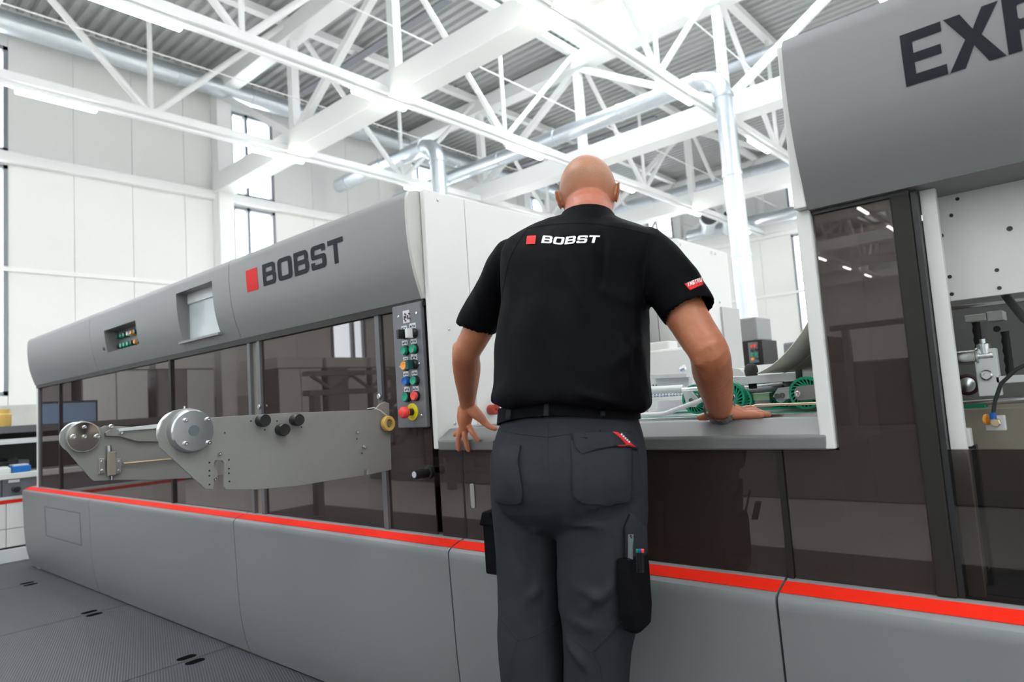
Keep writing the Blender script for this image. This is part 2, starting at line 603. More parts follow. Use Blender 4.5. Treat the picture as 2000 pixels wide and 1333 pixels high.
# ------------------------------------------------------------------ ventilation ducts
def duct(name, label, pts, r, rings=True, bend=0.0):
    t = thing(name, label, 'duct', pts[0], 'round galvanised air ducts')
    P = [Vector(p) for p in pts]
    path = [P[0]]
    for i in range(1, len(P) - 1):
        a, c, d = P[i - 1], P[i], P[i + 1]
        u, w = (a - c).normalized(), (d - c).normalized()
        R = bend
        s = c + u * R
        e = c + w * R
        for j in range(7):
            tt = j / 6
            path.append(s * (1 - tt) ** 2 + c * 2 * tt * (1 - tt) + e * tt ** 2)
    path.append(P[-1])
    MB().tube(path, r, 20).build('pipe', M['zinc'], t, smooth=True)
    if rings:
        for i in range(len(P) - 1):
            a, c = P[i], P[i + 1]
            L = (c - a).length
            n = max(1, int(L / 1.6))
            for j in range(n + 1):
                q = a.lerp(c, (j + 0.3) / (n + 0.6))
                w = (c - a).normalized() * 0.03
                MB().cyl(q - w, q + w, r + 0.014, 20).build('coupling', M['zinc'], t, smooth=True)
    return t

dz = 8.42
duct('air_duct', 'long round duct running along the top of the left wall', [(-14.0, -6, dz), (-14.0, 21, dz)], 0.20)
d2 = at(800, 300, Z=6.75)
duct('air_duct', 'short duct bending down into the machine beside the white side panel', [(-13.9, 9.7, 6.75), (-10.25, 9.7, 6.75), (-10.25, 9.7, 1.6)], 0.17, bend=0.5)
duct('air_duct', 'duct with an elbow and tall vertical drop behind the man', [(-13.9, 11.55, 6.75), (-4.62, 11.55, 6.75), (-4.55, 11.55, 0.0)], 0.165, bend=0.55)
duct('air_duct', 'long duct high above the vertical drop, crossing under the deck', [(-13.6, 14.6, 8.3), (6, 14.6, 8.3)], 0.13)
duct('air_duct', 'wide duct running low behind the tall vertical duct', [(-13.9, 19.3, 7.2), (6, 19.3, 7.2)], 0.24)
duct('air_duct', 'duct close to the back wall right of the head', [(-10.5, 21.9, 6.45), (3, 21.9, 6.45)], 0.20)
for i, (px, lab) in enumerate(((1385, 'round duct outlet by the back wall, left one of two'), (1428, 'round duct outlet by the back wall, right one of two'))):
    c = at(px, 428, Y=20.2)
    t = thing('duct_outlet', lab, 'duct', c, 'round outlets at the back wall')
    MB().lathe(c, (0.5, -1, 0), [(0.22, -1.4), (0.22, 0), (0.30, 0.05), (0.30, 0.32), (0.26, 0.32), (0.24, 0.1)], 20).build('pipe', M['zinc'], t, smooth=True)
    MB().lathe(c + Vector((0.5, -1, 0)).normalized() * 0.1, (0.5, -1, 0), [(0.24, 0), (0.24, 0.02)], 20).build('grille', M['grey_dark'], t)
# conduits and fixings under the deck
for i, (x0, y, z) in enumerate(((-13.5, 8.5, 8.6), (-13.5, 10.6, 8.6), (-13.5, 16.2, 8.5))):
    tag(MB().box(x0, -8.4, y - 0.09, y + 0.09, z, z + 0.05).build('cable_tray', M['winframe']), ['grey cable tray under the deck before the roof light', 'grey cable tray under the deck beside the roof light', 'grey cable tray under the deck behind the middle girder'][i], 'cable tray', 'cable trays under the deck')

# ------------------------------------------------------------------ lettering helpers
def rounded(poly, rad, n=5):
    """round polygon corners: poly [(x,y[,r])]"""
    out = []
    k = len(poly)
    for i in range(k):
        p = poly[i]
        r = p[2] if len(p) > 2 else rad
        P0, P1, P2 = Vector(poly[i - 1][:2]), Vector(p[:2]), Vector(poly[(i + 1) % k][:2])
        a, c = P0 - P1, P2 - P1
        r = min(r, a.length * 0.49, c.length * 0.49)
        if r < 1e-5:
            out.append(tuple(P1))
            continue
        s, e = P1 + a.normalized() * r, P1 + c.normalized() * r
        for j in range(n + 1):
            t = j / n
            q = s * (1 - t) ** 2 + P1 * 2 * t * (1 - t) + e * t ** 2
            out.append((q.x, q.y))
    return out


def R4(x0, y0, x1, y1, r):
    return [(x0, y0, r), (x1, y0, r), (x1, y1, r), (x0, y1, r)]


# wide letters, cell 1.0 wide and 1.0 high
GL = {
    'B': [[(0, 0, 0), (0.86, 0, 0.16), (1.0, 0.16, 0.16), (1.0, 0.44, 0.12), (0.93, 0.52, 0.02), (0.97, 0.60, 0.1), (0.97, 0.86, 0.16), (0.82, 1, 0.16), (0, 1, 0)],
          R4(0.26, 0.20, 0.74, 0.41, 0.05), R4(0.26, 0.61, 0.72, 0.80, 0.05)],
    'O': [R4(0, 0, 1.0, 1, 0.24), R4(0.26, 0.20, 0.74, 0.80, 0.1)],
    'S': [[(0, 0, 0.22), (1.0, 0, 0.22), (1.0, 0.60, 0.2), (0.26, 0.60, 0.06), (0.26, 0.80, 0.06), (0.72, 0.80, 0.04), (0.72, 0.70, 0.02), (0.98, 0.70, 0.02), (0.98, 1, 0.22), (0.02, 1, 0.22), (0.02, 0.41, 0.2),
           (0.74, 0.41, 0.06), (0.74, 0.20, 0.06), (0.27, 0.20, 0.04), (0.27, 0.31, 0.02), (0, 0.31, 0.02)]],
    'T': [[(0.37, 0), (0.63, 0), (0.63, 0.79), (1.0, 0.79), (1.0, 1), (0, 1), (0, 0.79), (0.37, 0.79)]],
    'E': [[(0, 0), (1, 0), (1, 0.19), (0.28, 0.19), (0.28, 0.41), (0.92, 0.41), (0.92, 0.59), (0.28, 0.59), (0.28, 0.81), (0.98, 0.81), (0.98, 1), (0, 1)]],
    'X': [[(0, 0), (0.30, 0), (0.51, 0.36), (0.74, 0), (1.05, 0), (0.67, 0.51), (1.03, 1), (0.73, 1), (0.52, 0.66), (0.32, 1), (0.0, 1), (0.36, 0.51)]],
    'P': [[(0, 0), (0.28, 0), (0.28, 0.36), (0.80, 0.36, 0.2), (1.0, 0.52, 0.2), (1.0, 0.84, 0.2), (0.82, 1, 0.2), (0, 1)], R4(0.28, 0.55, 0.72, 0.81, 0.06)],
    'I': [[(0.3, 0), (0.62, 0), (0.62, 1), (0.3, 1)]],
    'N': [[(0, 0), (0.24, 0), (0.24, 0.62), (0.74, 0), (1, 0), (1, 1), (0.76, 1), (0.76, 0.38), (0.26, 1), (0, 1)]],
    'R': [[(0, 0), (0.26, 0), (0.26, 0.36), (0.5, 0.36), (0.72, 0), (1.02, 0), (0.78, 0.40), (0.98, 0.56, 0.1), (0.98, 0.86, 0.16), (0.82, 1, 0.16), (0, 1)], R4(0.26, 0.54, 0.72, 0.80, 0.06)],
    'U': [[(0, 1), (0, 0, 0.24), (1, 0, 0.24), (1, 1), (0.74, 1), (0.74, 0.2, 0.1), (0.26, 0.2, 0.1), (0.26, 1)]],
    'C': [[(0, 0, 0.24), (1, 0, 0.2), (1, 0.34), (0.74, 0.34), (0.74, 0.2, 0.05), (0.26, 0.2, 0.08), (0.26, 0.8, 0.08), (0.74, 0.8, 0.05), (0.74, 0.66), (1, 0.66), (1, 1, 0.2), (0, 1, 0.24)]],
    'D': [[(0, 0), (0.8, 0, 0.2), (1, 0.2, 0.2), (1, 0.8, 0.2), (0.8, 1, 0.2), (0, 1)], R4(0.26, 0.2, 0.74, 0.8, 0.08)],
    'L': [[(0, 0), (0.9, 0), (0.9, 0.2), (0.26, 0.2), (0.26, 1), (0, 1)]],
    '#': [[(0, 0), (1, 0), (1, 1), (0, 1)]],
}


def flat_mesh(polys, cuts=(), cutx=()):
    """2D polygons with holes -> bmesh in the XY plane, cut into bands"""
    cu = bpy.data.curves.new('tmp', 'CURVE')
    cu.dimensions = '2D'
    cu.fill_mode = 'BOTH'
    for p in polys:
        sp = cu.splines.new('POLY')
        sp.points.add(len(p) - 1)
        for i, q in enumerate(p):
            sp.points[i].co = (q[0], q[1], 0, 1)
        sp.use_cyclic_u = True
    ob = bpy.data.objects.new('tmp', cu)
    COL.objects.link(ob)
    dg = bpy.context.evaluated_depsgraph_get()
    me = bpy.data.meshes.new_from_object(ob.evaluated_get(dg))
    bpy.data.objects.remove(ob)
    bm = bmesh.new()
    bm.from_mesh(me)
    bpy.data.meshes.remove(me)
    for y in cuts:
        bmesh.ops.bisect_plane(bm, geom=bm.verts[:] + bm.edges[:] + bm.faces[:], plane_co=(0, y, 0), plane_no=(0, 1, 0))
    for x in cutx:
        bmesh.ops.bisect_plane(bm, geom=bm.verts[:] + bm.edges[:] + bm.faces[:], plane_co=(x, 0, 0), plane_no=(1, 0, 0))
    return bm


def word_polys(text, w, h, gap, slant=0.0, widths=None):
    out = []
    x = 0
    for i, ch in enumerate(text):
        ww = widths[i] if widths else w
        for p in GL[ch]:
            q = rounded(p, 0.0)
            out.append([(x + a * ww + slant * c * h, c * h) for a, c in q])
        x += ww + gap
    return out, x - gap


def decal(name, polys, fn, mt, parent, ny=6, nx=0):
    """lay flat shapes on a surface: fn(u, v) -> world point"""
    us = [q[0] for p in polys for q in p]
    vs = [q[1] for p in polys for q in p]
    cuts = [min(vs) + (max(vs) - min(vs)) * (i + 1) / (ny + 1) for i in range(ny)]
    cutx = [min(us) + (max(us) - min(us)) * (i + 1) / (nx + 1) for i in range(nx)]
    bm = flat_mesh(polys, cuts, cutx)
    for v in bm.verts:
        v.co = Vector(fn(v.co.x, v.co.y))
    me = bpy.data.meshes.new(name)
    bm.to_mesh(me)
    bm.free()
    return link(name, me, mt, parent)


M['lampred'] = mat('dark_red_lens', (0.12, 0.006, 0.01), 0.3)
# ------------------------------------------------------------------ machine profiles
YM = 1.60

def curve_y(z, pts):
    if z <= pts[0][1]:
        return pts[0][0]
    for (y0, z0), (y1, z1) in zip(pts, pts[1:]):
        if z <= z1:
            return y0 + (y1 - y0) * (z - z0) / (z1 - z0)
    return pts[-1][0]


def spline(pts, n=4):
    out = []
    k = len(pts)
    for i in range(k - 1):
        p0, p1, p2, p3 = pts[max(i - 1, 0)], pts[i], pts[i + 1], pts[min(i + 2, k - 1)]
        for j in range(n):
            t = j / n
            out.append(tuple(0.5 * (2 * p1[a] + (p2[a] - p0[a]) * t + (2 * p0[a] - 5 * p1[a] + 4 * p2[a] - p3[a]) * t * t + (3 * p1[a] - p0[a] - 3 * p2[a] + p3[a]) * t ** 3) for a in range(len(p1))))
    out.append(tuple(pts[-1]))
    return out


HOOD = spline([(1.600, 1.497), (1.578, 1.560), (1.561, 1.626), (1.549, 1.710), (1.545, 1.800), (1.548, 1.862)], 4)
HOODR = spline([(1.588, 1.495), (1.551, 1.583), (1.528, 1.672), (1.519, 1.777), (1.521, 1.855)], 4)
BASE = [(1.600, 0.652), (1.546, 0.634), (1.538, 0.628), (1.535, 0.618)] + spline([(1.536, 0.60), (1.543, 0.42), (1.551, 0.26), (1.568, 0.12), (1.598, 0.006)], 4)


def hood_prism(b, prof, x0, x1, zlo=None, zhi=None, back=1.80):
    zlo = prof[0][1] if zlo is None else zlo
    top = zhi is None
    zhi = prof[-1][1] if top else zhi
    pr = [(curve_y(zlo, prof), zlo)] + [p for p in prof if zlo < p[1] < zhi] + [(curve_y(zhi, prof), zhi)]
    if top:
        y, z = pr[-1]
        pr += [(y + 0.012, z + 0.022), (y + 0.04, z + 0.032), (back, z + 0.034)]
    else:
        pr += [(back, zhi)]
    pr += [(back, zlo)]
    b.prism(pr, x0, x1)


def base_panel(x0, x1, parent, hatch=None):
    pr = BASE + [(1.66, 0.006), (1.66, 0.655), (1.606, 0.655)]
    o = MB().prism(pr, x0 + 0.003, x1 - 0.003).build('base_panel', M['grey_base'], parent, smooth=35)
    st = [(1.5945, 0.6500), (1.5515, 0.6358), (1.5515, 0.6345), (1.5945, 0.6480)]
    st = [(y, z + 0.0025) for y, z in st]
    MB().prism(st, x0 + 0.0035, x1 - 0.0035).build('red_stripe', M['red'], parent)
    return o


def screw(p, axis, r, parent, mt=None, h=None, name='bolt'):
    h = h or r * 0.8
    b = MB().lathe(p, axis, [(r, 0), (r, h * 0.7), (r * 0.75, h), (r * 0.45, h), (r * 0.40, h * 0.5)], 12)
    return b.build(name, mt or M['steel'], parent, smooth=True)


def hole(p, axis, r, parent, name='hole'):
    return MB().lathe(p, axis, [(r, 0), (r, 0.0012)], 12).build(name, M['black'], parent)


# ------------------------------------------------------------------ long left section
XL0, XL1 = -6.74, -1.80
ls = thing('gluing_machine', 'long grey machine section with curved lettered hood, smoked glass and red stripe', 'machine', (XL1, YM, 0))
xs_ = [XL0, at(175, 630, Y=1.546).x, at(447, 520, Y=1.546).x, -1.818]
REC = [(at(203, 648, Y=1.546).x, at(264, 628, Y=1.546).x, 1.598, 1.742), (at(344, 576, Y=1.546).x, at(414, 546, Y=1.546).x, 1.548, 1.812)]
b = MB()
hood_prism(b, HOOD, xs_[0], xs_[1] - 0.004)
b.build('hood_panel', M['grey'], ls, smooth=35)
b = MB()
x = xs_[1]
for (a, c, z0, z1) in REC:
    hood_prism(b, HOOD, x, a)
    hood_prism(b, HOOD, a, c, z1, None)
    hood_prism(b, HOOD, a, c, None, z0)
    x = c
hood_prism(b, HOOD, x, xs_[2] - 0.004)
b.build('hood_panel', M['grey'], ls, smooth=35)
b = MB()
hood_prism(b, HOOD, xs_[2], xs_[3])
b.build('hood_panel', M['grey'], ls, smooth=35)
# recess floors
a, c, z0, z1 = REC[0]
bp_ = MB().box(a, c, 1.635, 1.645, z0, z1).build('button_plate', M['grey'], ls)
for i in range(8):
    xx = a + (c - a) * (0.12 + 0.11 * i)
    top = [M['dkgreen'], M['greenbtn'], M['dkgreen'], M['clear'], M['orange'], M['dkgreen'], M['dkgreen'], M['redbtn']][i]
    low = [M['black'], M['greenbtn'], M['greenbtn'], M['greenbtn'], M['black'], M['orange'], M['black'], M['redbtn']][i]
    for zz, mm in ((z1 - 0.045, top), (z0 + 0.035, low)):
        r = 0.022 if mm is M['redbtn'] else 0.0155
        MB().lathe((xx, 1.635, zz), (0, -1, 0), [(r, 0), (r, 0.030), (r * 0.8, 0.036)], 14).build('push_button', mm, bp_, smooth=True)
screw((a - 0.05, 1.566, 1.63), (0, -1, 0), 0.013, ls, M['black'], name='lock')
a, c, z0, z1 = REC[1]
MB().box(a, c, 1.615, 1.63, z0, z1).build('display_cover', mat('pale_display', (0.52, 0.56, 0.58), 0.25), ls)
MB().box(a, c, 1.606, 1.6145, z1 - 0.055, z1).build('display_visor', M['clear'], ls)
MB().box(a - 0.02, c + 0.02, 1.560, 1.60, z0 - 0.012, z0).build('display_sill', M['grey'], ls)
# end plate of the hood and side panels
pr = [(YM, 1.495)] + [(y + 0.0, z) for y, z in HOOD[1:]] + [(1.56, 1.884), (1.60, 1.892), (1.64, 1.892), (1.64, 1.495)]
MB().prism(pr, -1.818, -1.803).build('hood_end_cap', mat('pale_grey_end', (0.50, 0.49, 0.465), 0.45), ls, smooth=35)
hl = lambda u, v: (u, curve_y(v, HOOD) - 0.0012, v)
LZ0, LZ1 = 1.700, 1.800
red = [[(-2.985, LZ0 - 0.004), (-2.88, LZ0 - 0.004), (-2.88, LZ1 - 0.001), (-2.985, LZ1 - 0.001)]]
decal('red_square', red, hl, M['redlogo'], ls, 8)
wp, ww = word_polys('BOBST', 0.122, LZ1 - LZ0, 0.016, 0, [0.122, 0.126, 0.122, 0.118, 0.112])
sx = 0.632 / ww
wp = [[(-2.832 + u * sx, LZ0 + v) for u, v in p] for p in wp]
decal('lettering', wp, hl, M['dkprint'], ls, 8)

lp_ = at(222, 604, Y=1.62)
MB().tube([lp_ + Vector((-0.06, 0, -0.05)), lp_ + Vector((-0.05, 0, 0.0)), lp_ + Vector((0.0, 0, 0.02)), lp_ + Vector((0.09, 0, -0.04))], 0.006, 8).build('cable_loop', M['clear'], ls, smooth=True)
# glass front
MB().box(XL0 + 0.02, XL1 - 0.01, 1.602, 1.64, 1.470, 1.497).build('painted_shadow_strip', M['frame'], ls)  # dark strip that paints the shadow line under the hood
mull = [at(px, py, Y=1.61).x for px, py in ((76, 760), (116, 745), (332, 705), (486, 680), (505, 675), (737, 640))]
edges = mull + [XL1 - 0.012]
for i in range(len(edges) - 1):
    x0, x1 = edges[i], edges[i + 1]
    if i == 3:
        MB().box(x0 + 0.012, x1 - 0.012, 1.622, 1.63, 0.656, 1.470).build('mullion_cover', mat('warm_grey_strip', (0.20, 0.18, 0.165), 0.5), ls)
        continue
    MB().box(x0 + 0.010, x1 - 0.010, 1.618, 1.624, 0.656, 1.470).build('glass_panel', M['smoked'], ls)
for i, xx in enumerate(mull):
    MB().box(xx - 0.013, xx + 0.013, 1.606, 1.630, 0.656, 1.472).build('mullion', M['frame'] if i in (1, 2) else M['grey_dark'], ls)
MB().box(XL0 + 0.02, mull[0] - 0.01, 1.603, 1.66, 0.655, 1.497).build('end_post', M['white'], ls)
MB().box(XL0 + 0.02, XL0 + 0.05, 1.66, 3.04, 0.05, 1.87).build('end_wall', M['white'], ls)
MB().box(XL0 + 0.01, XL0 + 0.10, 1.60, 1.66, 0.0, 0.10).build('foot_trim', M['white'], ls)
for px, py in ((508, 795), (742, 775)):
    p = at(px, py, Y=1.605)
    screw(p, (0, -1, 0), 0.011, ls)
# base panels
s0 = at(176, 985, Y=1.545).x
s1 = at(460, 1019, Y=1.546).x
s2 = at(880, 1078, Y=1.546).x
s3 = at(1517, 1172, Y=1.537).x
bpL = base_panel(at(50, 960, Y=1.56).x, s0 - 0.0, ls)
base_panel(s0 + 0.0005, s1, ls)
base_panel(s1, s2, ls)
# service hatch on the leftmost base panel
h0, h1 = at(88, 985, Y=1.543), at(161, 1065, Y=1.55)
zz0, zz1 = at(161, 1067, Y=1.55).z, at(161, 1002, Y=1.545).z
ring = [[(h0.x, zz0), (h1.x, zz0), (h1.x, zz1), (h0.x, zz1)], [(h0.x + 0.026, zz0 + 0.007), (h1.x - 0.018, zz0 + 0.007), (h1.x - 0.018, zz1 - 0.007), (h0.x + 0.026, zz1 - 0.007)]]
BASEUP = sorted([(y, z) for y, z in BASE[4:]], key=lambda q: q[1])
decal('hatch_joint', ring, lambda u, v: (u, curve_y(v, BASEUP) - 0.0012, v), M['grey_dark'], bpL, 6)
# white side wall towards the open table
MB().box(-1.80, -1.775, 1.604, 1.808, 0.955, 1.893).build('side_panel', M['white'], ls, bevel=0.004)
MB().box(-1.80, -1.777, 1.812, 3.05, 0.955, 1.893).build('side_panel', M['white'], ls, bevel=0.003)
MB().box(XL0 + 0.03, -1.80, 1.75, 3.05, 1.84, 1.888).build('top_cover', M['white'], ls)
for px, py in ((855, 391), (877, 644), (888, 828)):
    p = at(px, py, X=-1.775)
    screw(p, (1, 0, 0), 0.006, ls)
# control panel with buttons
cp = MB().box(-1.976, -1.816, 1.592, 1.612, 1.033, 1.486).build('control_panel', M['panel'], ls, bevel=0.004)

def on_cp(px, py, Y=1.592):
    return at(px, py, Y=Y)

def button(px, py, mt, r=0.0155, ring=False, h=0.016):
    p = on_cp(px, py, 1.580)
    p.y = 1.592
    MB().lathe(p, (0, -1, 0), [(r * 1.22, 0), (r * 1.22, 0.008)] + ([(r * 1.2, 0.014), (r * 1.0, 0.014)] if ring else []), 18).build('button_collar', M['black'], cp, smooth=True)
    MB().lathe(p, (0, -1, 0), [(r, 0.006), (r, h), (r * 0.9, h + 0.003), (r * 0.55, h + 0.002)], 18).build('push_button', mt, cp, smooth=True)

for px, py, mt, rg in ((789, 685, 'greenbtn', 0), (806, 682, 'greenbtn', 0), (789.5, 715, 'orange', 0), (792, 745, 'blue', 0), (808, 744, 'greenbtn', 1), (792, 776, 'greenbtn', 1), (809, 774, 'redbtn', 0)):
    button(px, py, M[mt], ring=rg)
for px, py, m1, m2 in ((790, 653, 'black', 'black'), (807, 651, 'clear', 'black'), (808, 712, 'dkgreen', 'black')):
    p = on_cp(px, py, 1.585)
    p.y = 1.592
    MB().lathe(p, (0, -1, 0), [(0.0185, 0), (0.0185, 0.012), (0.016, 0.016)], 18).build('button_collar', M[m2], cp, smooth=True)
    MB().box(p.x - 0.007, p.x + 0.007, 1.552, 1.58, p.z - 0.018, p.z + 0.016).build('selector_knob', M[m1], cp, bevel=0.002)
p = on_cp(806, 805)
p.y = 1.592
MB().lathe(p, (0, -1, 0), [(0.031, 0), (0.031, 0.003)], 28).build('emergency_plate', M['yellow'], cp, smooth=True)
MB().lathe(p, (0, -1, 0), [(0.013, 0.003), (0.012, 0.028)], 18).build('emergency_stem', M['black'], cp, smooth=True)
MB().lathe(p, (0, -1, 0), [(0.017, 0.026), (0.021, 0.032), (0.021, 0.044), (0.017, 0.052), (0.008, 0.055)], 24).build('emergency_stop', M['redbtn'], cp, smooth=True)
for px, py, w, h in ((793.5, 619, 0.036, 0.046), (789.5, 641, 0.030, 0.016), (806, 637, 0.034, 0.020), (791, 670, 0.030, 0.018), (808, 667, 0.032, 0.018), (792, 701, 0.026, 0.012), (809, 698, 0.034, 0.024), (793, 731, 0.028, 0.018), (810, 729, 0.030, 0.018), (795, 761, 0.030, 0.020), (812, 760, 0.030, 0.020)):
    p = on_cp(px, py)
    s = MB().box(p.x - w / 2, p.x + w / 2, 1.5908, 1.592, p.z - h / 2, p.z + h / 2).build('sticker', M['sticker'], cp)
    for j in range(3):
        dx = (j - 1) * w * 0.28
        MB().box(p.x + dx - w * 0.09, p.x + dx + w * 0.09, 1.5902, 1.5908, p.z - h * (0.25 - 0.1 * (j % 2)), p.z + h * (0.1 + 0.12 * (j % 2))).build('pictogram', M['dkprint'] if j != 1 else M['panel'], s)
for k, (px, py) in enumerate(((792, 614), (792, 620), (793, 627), (800, 613), (801, 622))):
    p = on_cp(px, py)
    MB().lathe((p.x, 1.5902, p.z), (0, -1, 0), [(0.0036, 0), (0.003, 0.003)], 10).build('signal_lamp', M['lampred'], cp, smooth=True)
for px, py in ((779, 619), (814, 612), (819, 711), (783, 717), (824, 812)):
    p = on_cp(px, py)
    screw((p.x, 1.592, p.z), (0, -1, 0), 0.005, cp, name='screw')
# round regulator below the panel and slot handle
p = at(832, 924, Y=1.60)
rk = MB().lathe((p.x, 1.618, p.z), (0, -1, 0), [(0.024, 0), (0.022, 0.01), (0.0165, 0.012), (0.0165, 0.065), (0.015, 0.072)], 20).build('regulator', M['black'], ls, smooth=True)
MB().lathe((p.x, 1.618, p.z), (0, -1, 0), [(0.011, 0.071), (0.011, 0.0735)], 18).build('dial', M['sticker'], rk)

# interior behind the glass
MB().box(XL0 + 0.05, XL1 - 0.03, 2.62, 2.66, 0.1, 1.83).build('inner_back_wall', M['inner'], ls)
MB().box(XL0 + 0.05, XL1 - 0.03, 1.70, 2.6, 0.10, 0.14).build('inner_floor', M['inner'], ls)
for i, (xx, w, mt) in enumerate(((-6.1, 0.10, 'innergrey'), (-5.2, 0.07, 'frame'), (-4.5, 0.16, 'innergrey'), (-3.9, 0.05, 'frame'), (-2.7, 0.10, 'innergrey'))):
    MB().box(xx - w / 2, xx + w / 2, 1.95, 2.05, 0.14, 1.45).build('inner_post', M[mt], ls)
for i, (yy, zz, r) in enumerate(((2.0, 1.02, 0.035), (2.2, 0.92, 0.05), (1.9, 0.80, 0.03), (2.3, 1.15, 0.04))):
    MB().cyl((XL0 + 0.1, yy, zz), (XL1 - 0.05, yy, zz), r, 14).build('transport_shaft', M['innergrey'], ls, smooth=True)
MB().box(XL0 + 0.1, XL1 - 0.05, 1.85, 2.35, 0.86, 0.90).build('transport_bed', M['innergrey'], ls)

# ------------------------------------------------------------------ open feed table in the middle
mt_ = thing('feed_table', 'open machine table with grey ledge, green wheels and red striped base', 'machine', (-1.1, YM, 0))
base_panel(s2, s3, mt_)
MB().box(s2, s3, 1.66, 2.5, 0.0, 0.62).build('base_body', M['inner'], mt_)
xl, xr = -1.772, -0.482
pr = [(1.600, 0.951), (1.598, 0.983), (1.601, 0.987), (1.655, 1.021), (1.662, 1.023), (1.70, 1.023), (1.70, 0.951)]
prc = [(y, z) for y, z in pr]
MB().prism(prc, xl, xr).build('ledge', M['grey'], mt_, bevel=0.006, seg=3)
# smoked glass below the ledge
gx = [-1.79, at(905, 960, Y=1.61).x, at(1531, 1000, Y=1.61).x]
for i in range(2):
    MB().box(gx[i] + 0.005, gx[i + 1] - 0.004, 1.612, 1.618, 0.656, 0.950).build('glass_panel', M['smoked'], mt_)
MB().box(gx[2] - 0.004, gx[2] + 0.010, 1.606, 1.63, 0.656, 0.950).build('mullion', M['frame'], mt_)
MB().box(gx[1] - 0.003, gx[1] + 0.003, 1.612, 1.62, 0.656, 0.950).build('mullion', M['black'], mt_)
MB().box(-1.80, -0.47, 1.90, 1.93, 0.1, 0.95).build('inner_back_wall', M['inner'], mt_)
p0, p1 = at(922, 945, Y=1.61), at(924, 993, Y=1.61)
sl = MB()
sl.prism(rounded(R4(p0.x - 0.010, p1.z, p0.x + 0.008, p0.z, 0.009), 0.008), 1.6085, 1.6115, 'Y')
sl.build('slot_handle', mat('slot_grey', (0.30, 0.29, 0.28), 0.4), mt_)
# table top and inner fittings
MB().box(-1.772, -0.50, 1.70, 3.1, 0.985, 1.018).build('table_top', mat('table_steel', (0.50, 0.51, 0.52), 0.35, 0.6), mt_)
MB().box(-1.772, -0.50, 1.74, 1.80, 1.018, 1.028).build('table_rail', M['steel'], mt_)
for yy in (1.915, 2.30):
    MB().box(-1.772, -0.50, yy, yy + 0.035, 1.018, 1.024).build('green_belt', M['green'], mt_)


def feed_wheel(c, r, w, parent, hub_r=0.4):
    """spoked green feed wheel, axis along Y, with slanted slots around its rim"""
    c = Vector(c)
    ro, ri = r, r * 0.84
    rh = r * 0.50
    t = MB()
    t.lathe(c, (0, 1, 0), [(ri, -w / 2), (ro * 0.985, -w / 2), (ro, -w * 0.3), (ro, w * 0.3), (ro * 0.985, w / 2), (ri, w / 2), (ri, -w / 2)], 40, False)
    o = t.build('feed_wheel', M['green'], parent, smooth=35)
    t = MB()
    t.lathe(c, (0, 1, 0), [(rh * 0.8, -w / 2), (rh * 1.12, -w / 2), (rh * 1.12, w / 2), (rh * 0.8, w / 2), (rh * 0.8, -w / 2)], 32, False)
    n = 22
    for i in range(n):
        a = 2 * math.pi * i / n
        a2 = a + 0.30
        p = c + Vector((math.cos(a) * rh * 1.08, 0, math.sin(a) * rh * 1.08))
        q = c + Vector((math.cos(a2) * ri * 1.02, 0, math.sin(a2) * ri * 1.02))
        yo = Vector((0, -w / 2 + 0.0025, 0))
        t.add(*spoke(p + yo, q + yo, 0.005, r * 0.085))
    t.build('wheel_spokes', M['green'], o)
    MB().lathe(c, (0, 1, 0), [(ri * 0.99, -w * 0.10), (ri * 0.99, w * 0.10)], 32).build('gap_dark_disc', M['void'], o)  # black disc added so the gaps between the spokes read dark
    MB().lathe(c, (0, 1, 0), [(rh * 0.80, -w * 0.45), (rh * 0.80, w * 0.45)], 28).build('bearing', M['frame'], o, smooth=True)
    MB().lathe(c, (0, 1, 0), [(rh * 0.78, -w * 0.52), (rh * 0.70, -w * 0.54), (rh * 0.70, -w * 0.46)], 28).build('bearing_ring', M['steel'], o, smooth=True)
    return o


def spoke(p, q, w, th):
    t = (q - p).normalized()
    u = Vector((-t.z, 0, t.x)) * th / 2
    y = Vector((0, w / 2 * 0.96, 0))
    vs = [p - u - y, p + u - y, p + u + y, p - u + y, q - u - y, q + u - y, q + u + y, q - u + y]
    return vs, [(0, 1, 2, 3), (7, 6, 5, 4), (0, 4, 5, 1), (1, 5, 6, 2), (2, 6, 7, 3), (3, 7, 4, 0)]


def wheel_at(px, py, pr_, Y):
    c = at(px, py, Y=Y)
    top = at(px, py - pr_, Y=Y)
    return c, (top - c).length


for px, py, r_, Y in ((1362, 780, 29, 1.98), (1428, 777, 31, 1.96), (1576, 768, 32, 1.93), (1528, 778, 24, 2.35), (1446, 782, 26, 2.3)):
    c, r = wheel_at(px, py, r_, Y)
    feed_wheel(c, r, 0.026, mt_)
# brackets carrying the wheels
c, r = wheel_at(1576, 768, 32, 1.93)
MB().prism(rounded([(c.x - 0.022, c.z - 0.019, 0.017), (c.x + 0.12, c.z - 0.012, 0.0), (c.x + 0.12, c.z + 0.026, 0.0), (c.x - 0.022, c.z + 0.019, 0.017)], 0.01), 1.895, 1.912, 'Y').build('wheel_arm', M['grey_plate'], mt_)
screw((c.x - 0.012, 1.895, c.z), (0, -1, 0), 0.008, mt_)
hole((c.x + 0.055, 1.895, c.z + 0.012), (0, -1, 0), 0.004, mt_)
c, r = wheel_at(1362, 780, 29, 1.98)
q = [at(a, b_, Y=1.955) for a, b_ in ((1336, 765), (1350, 762), (1368, 785), (1362, 795), (1345, 795))]
MB().prism([(v.x, v.z) for v in q], 1.945, 1.957, 'Y').build('wheel_bracket', M['clear'], mt_)
screw(at(1350, 782, Y=1.945), (0, -1, 0), 0.007, mt_, M['grey_plate'])
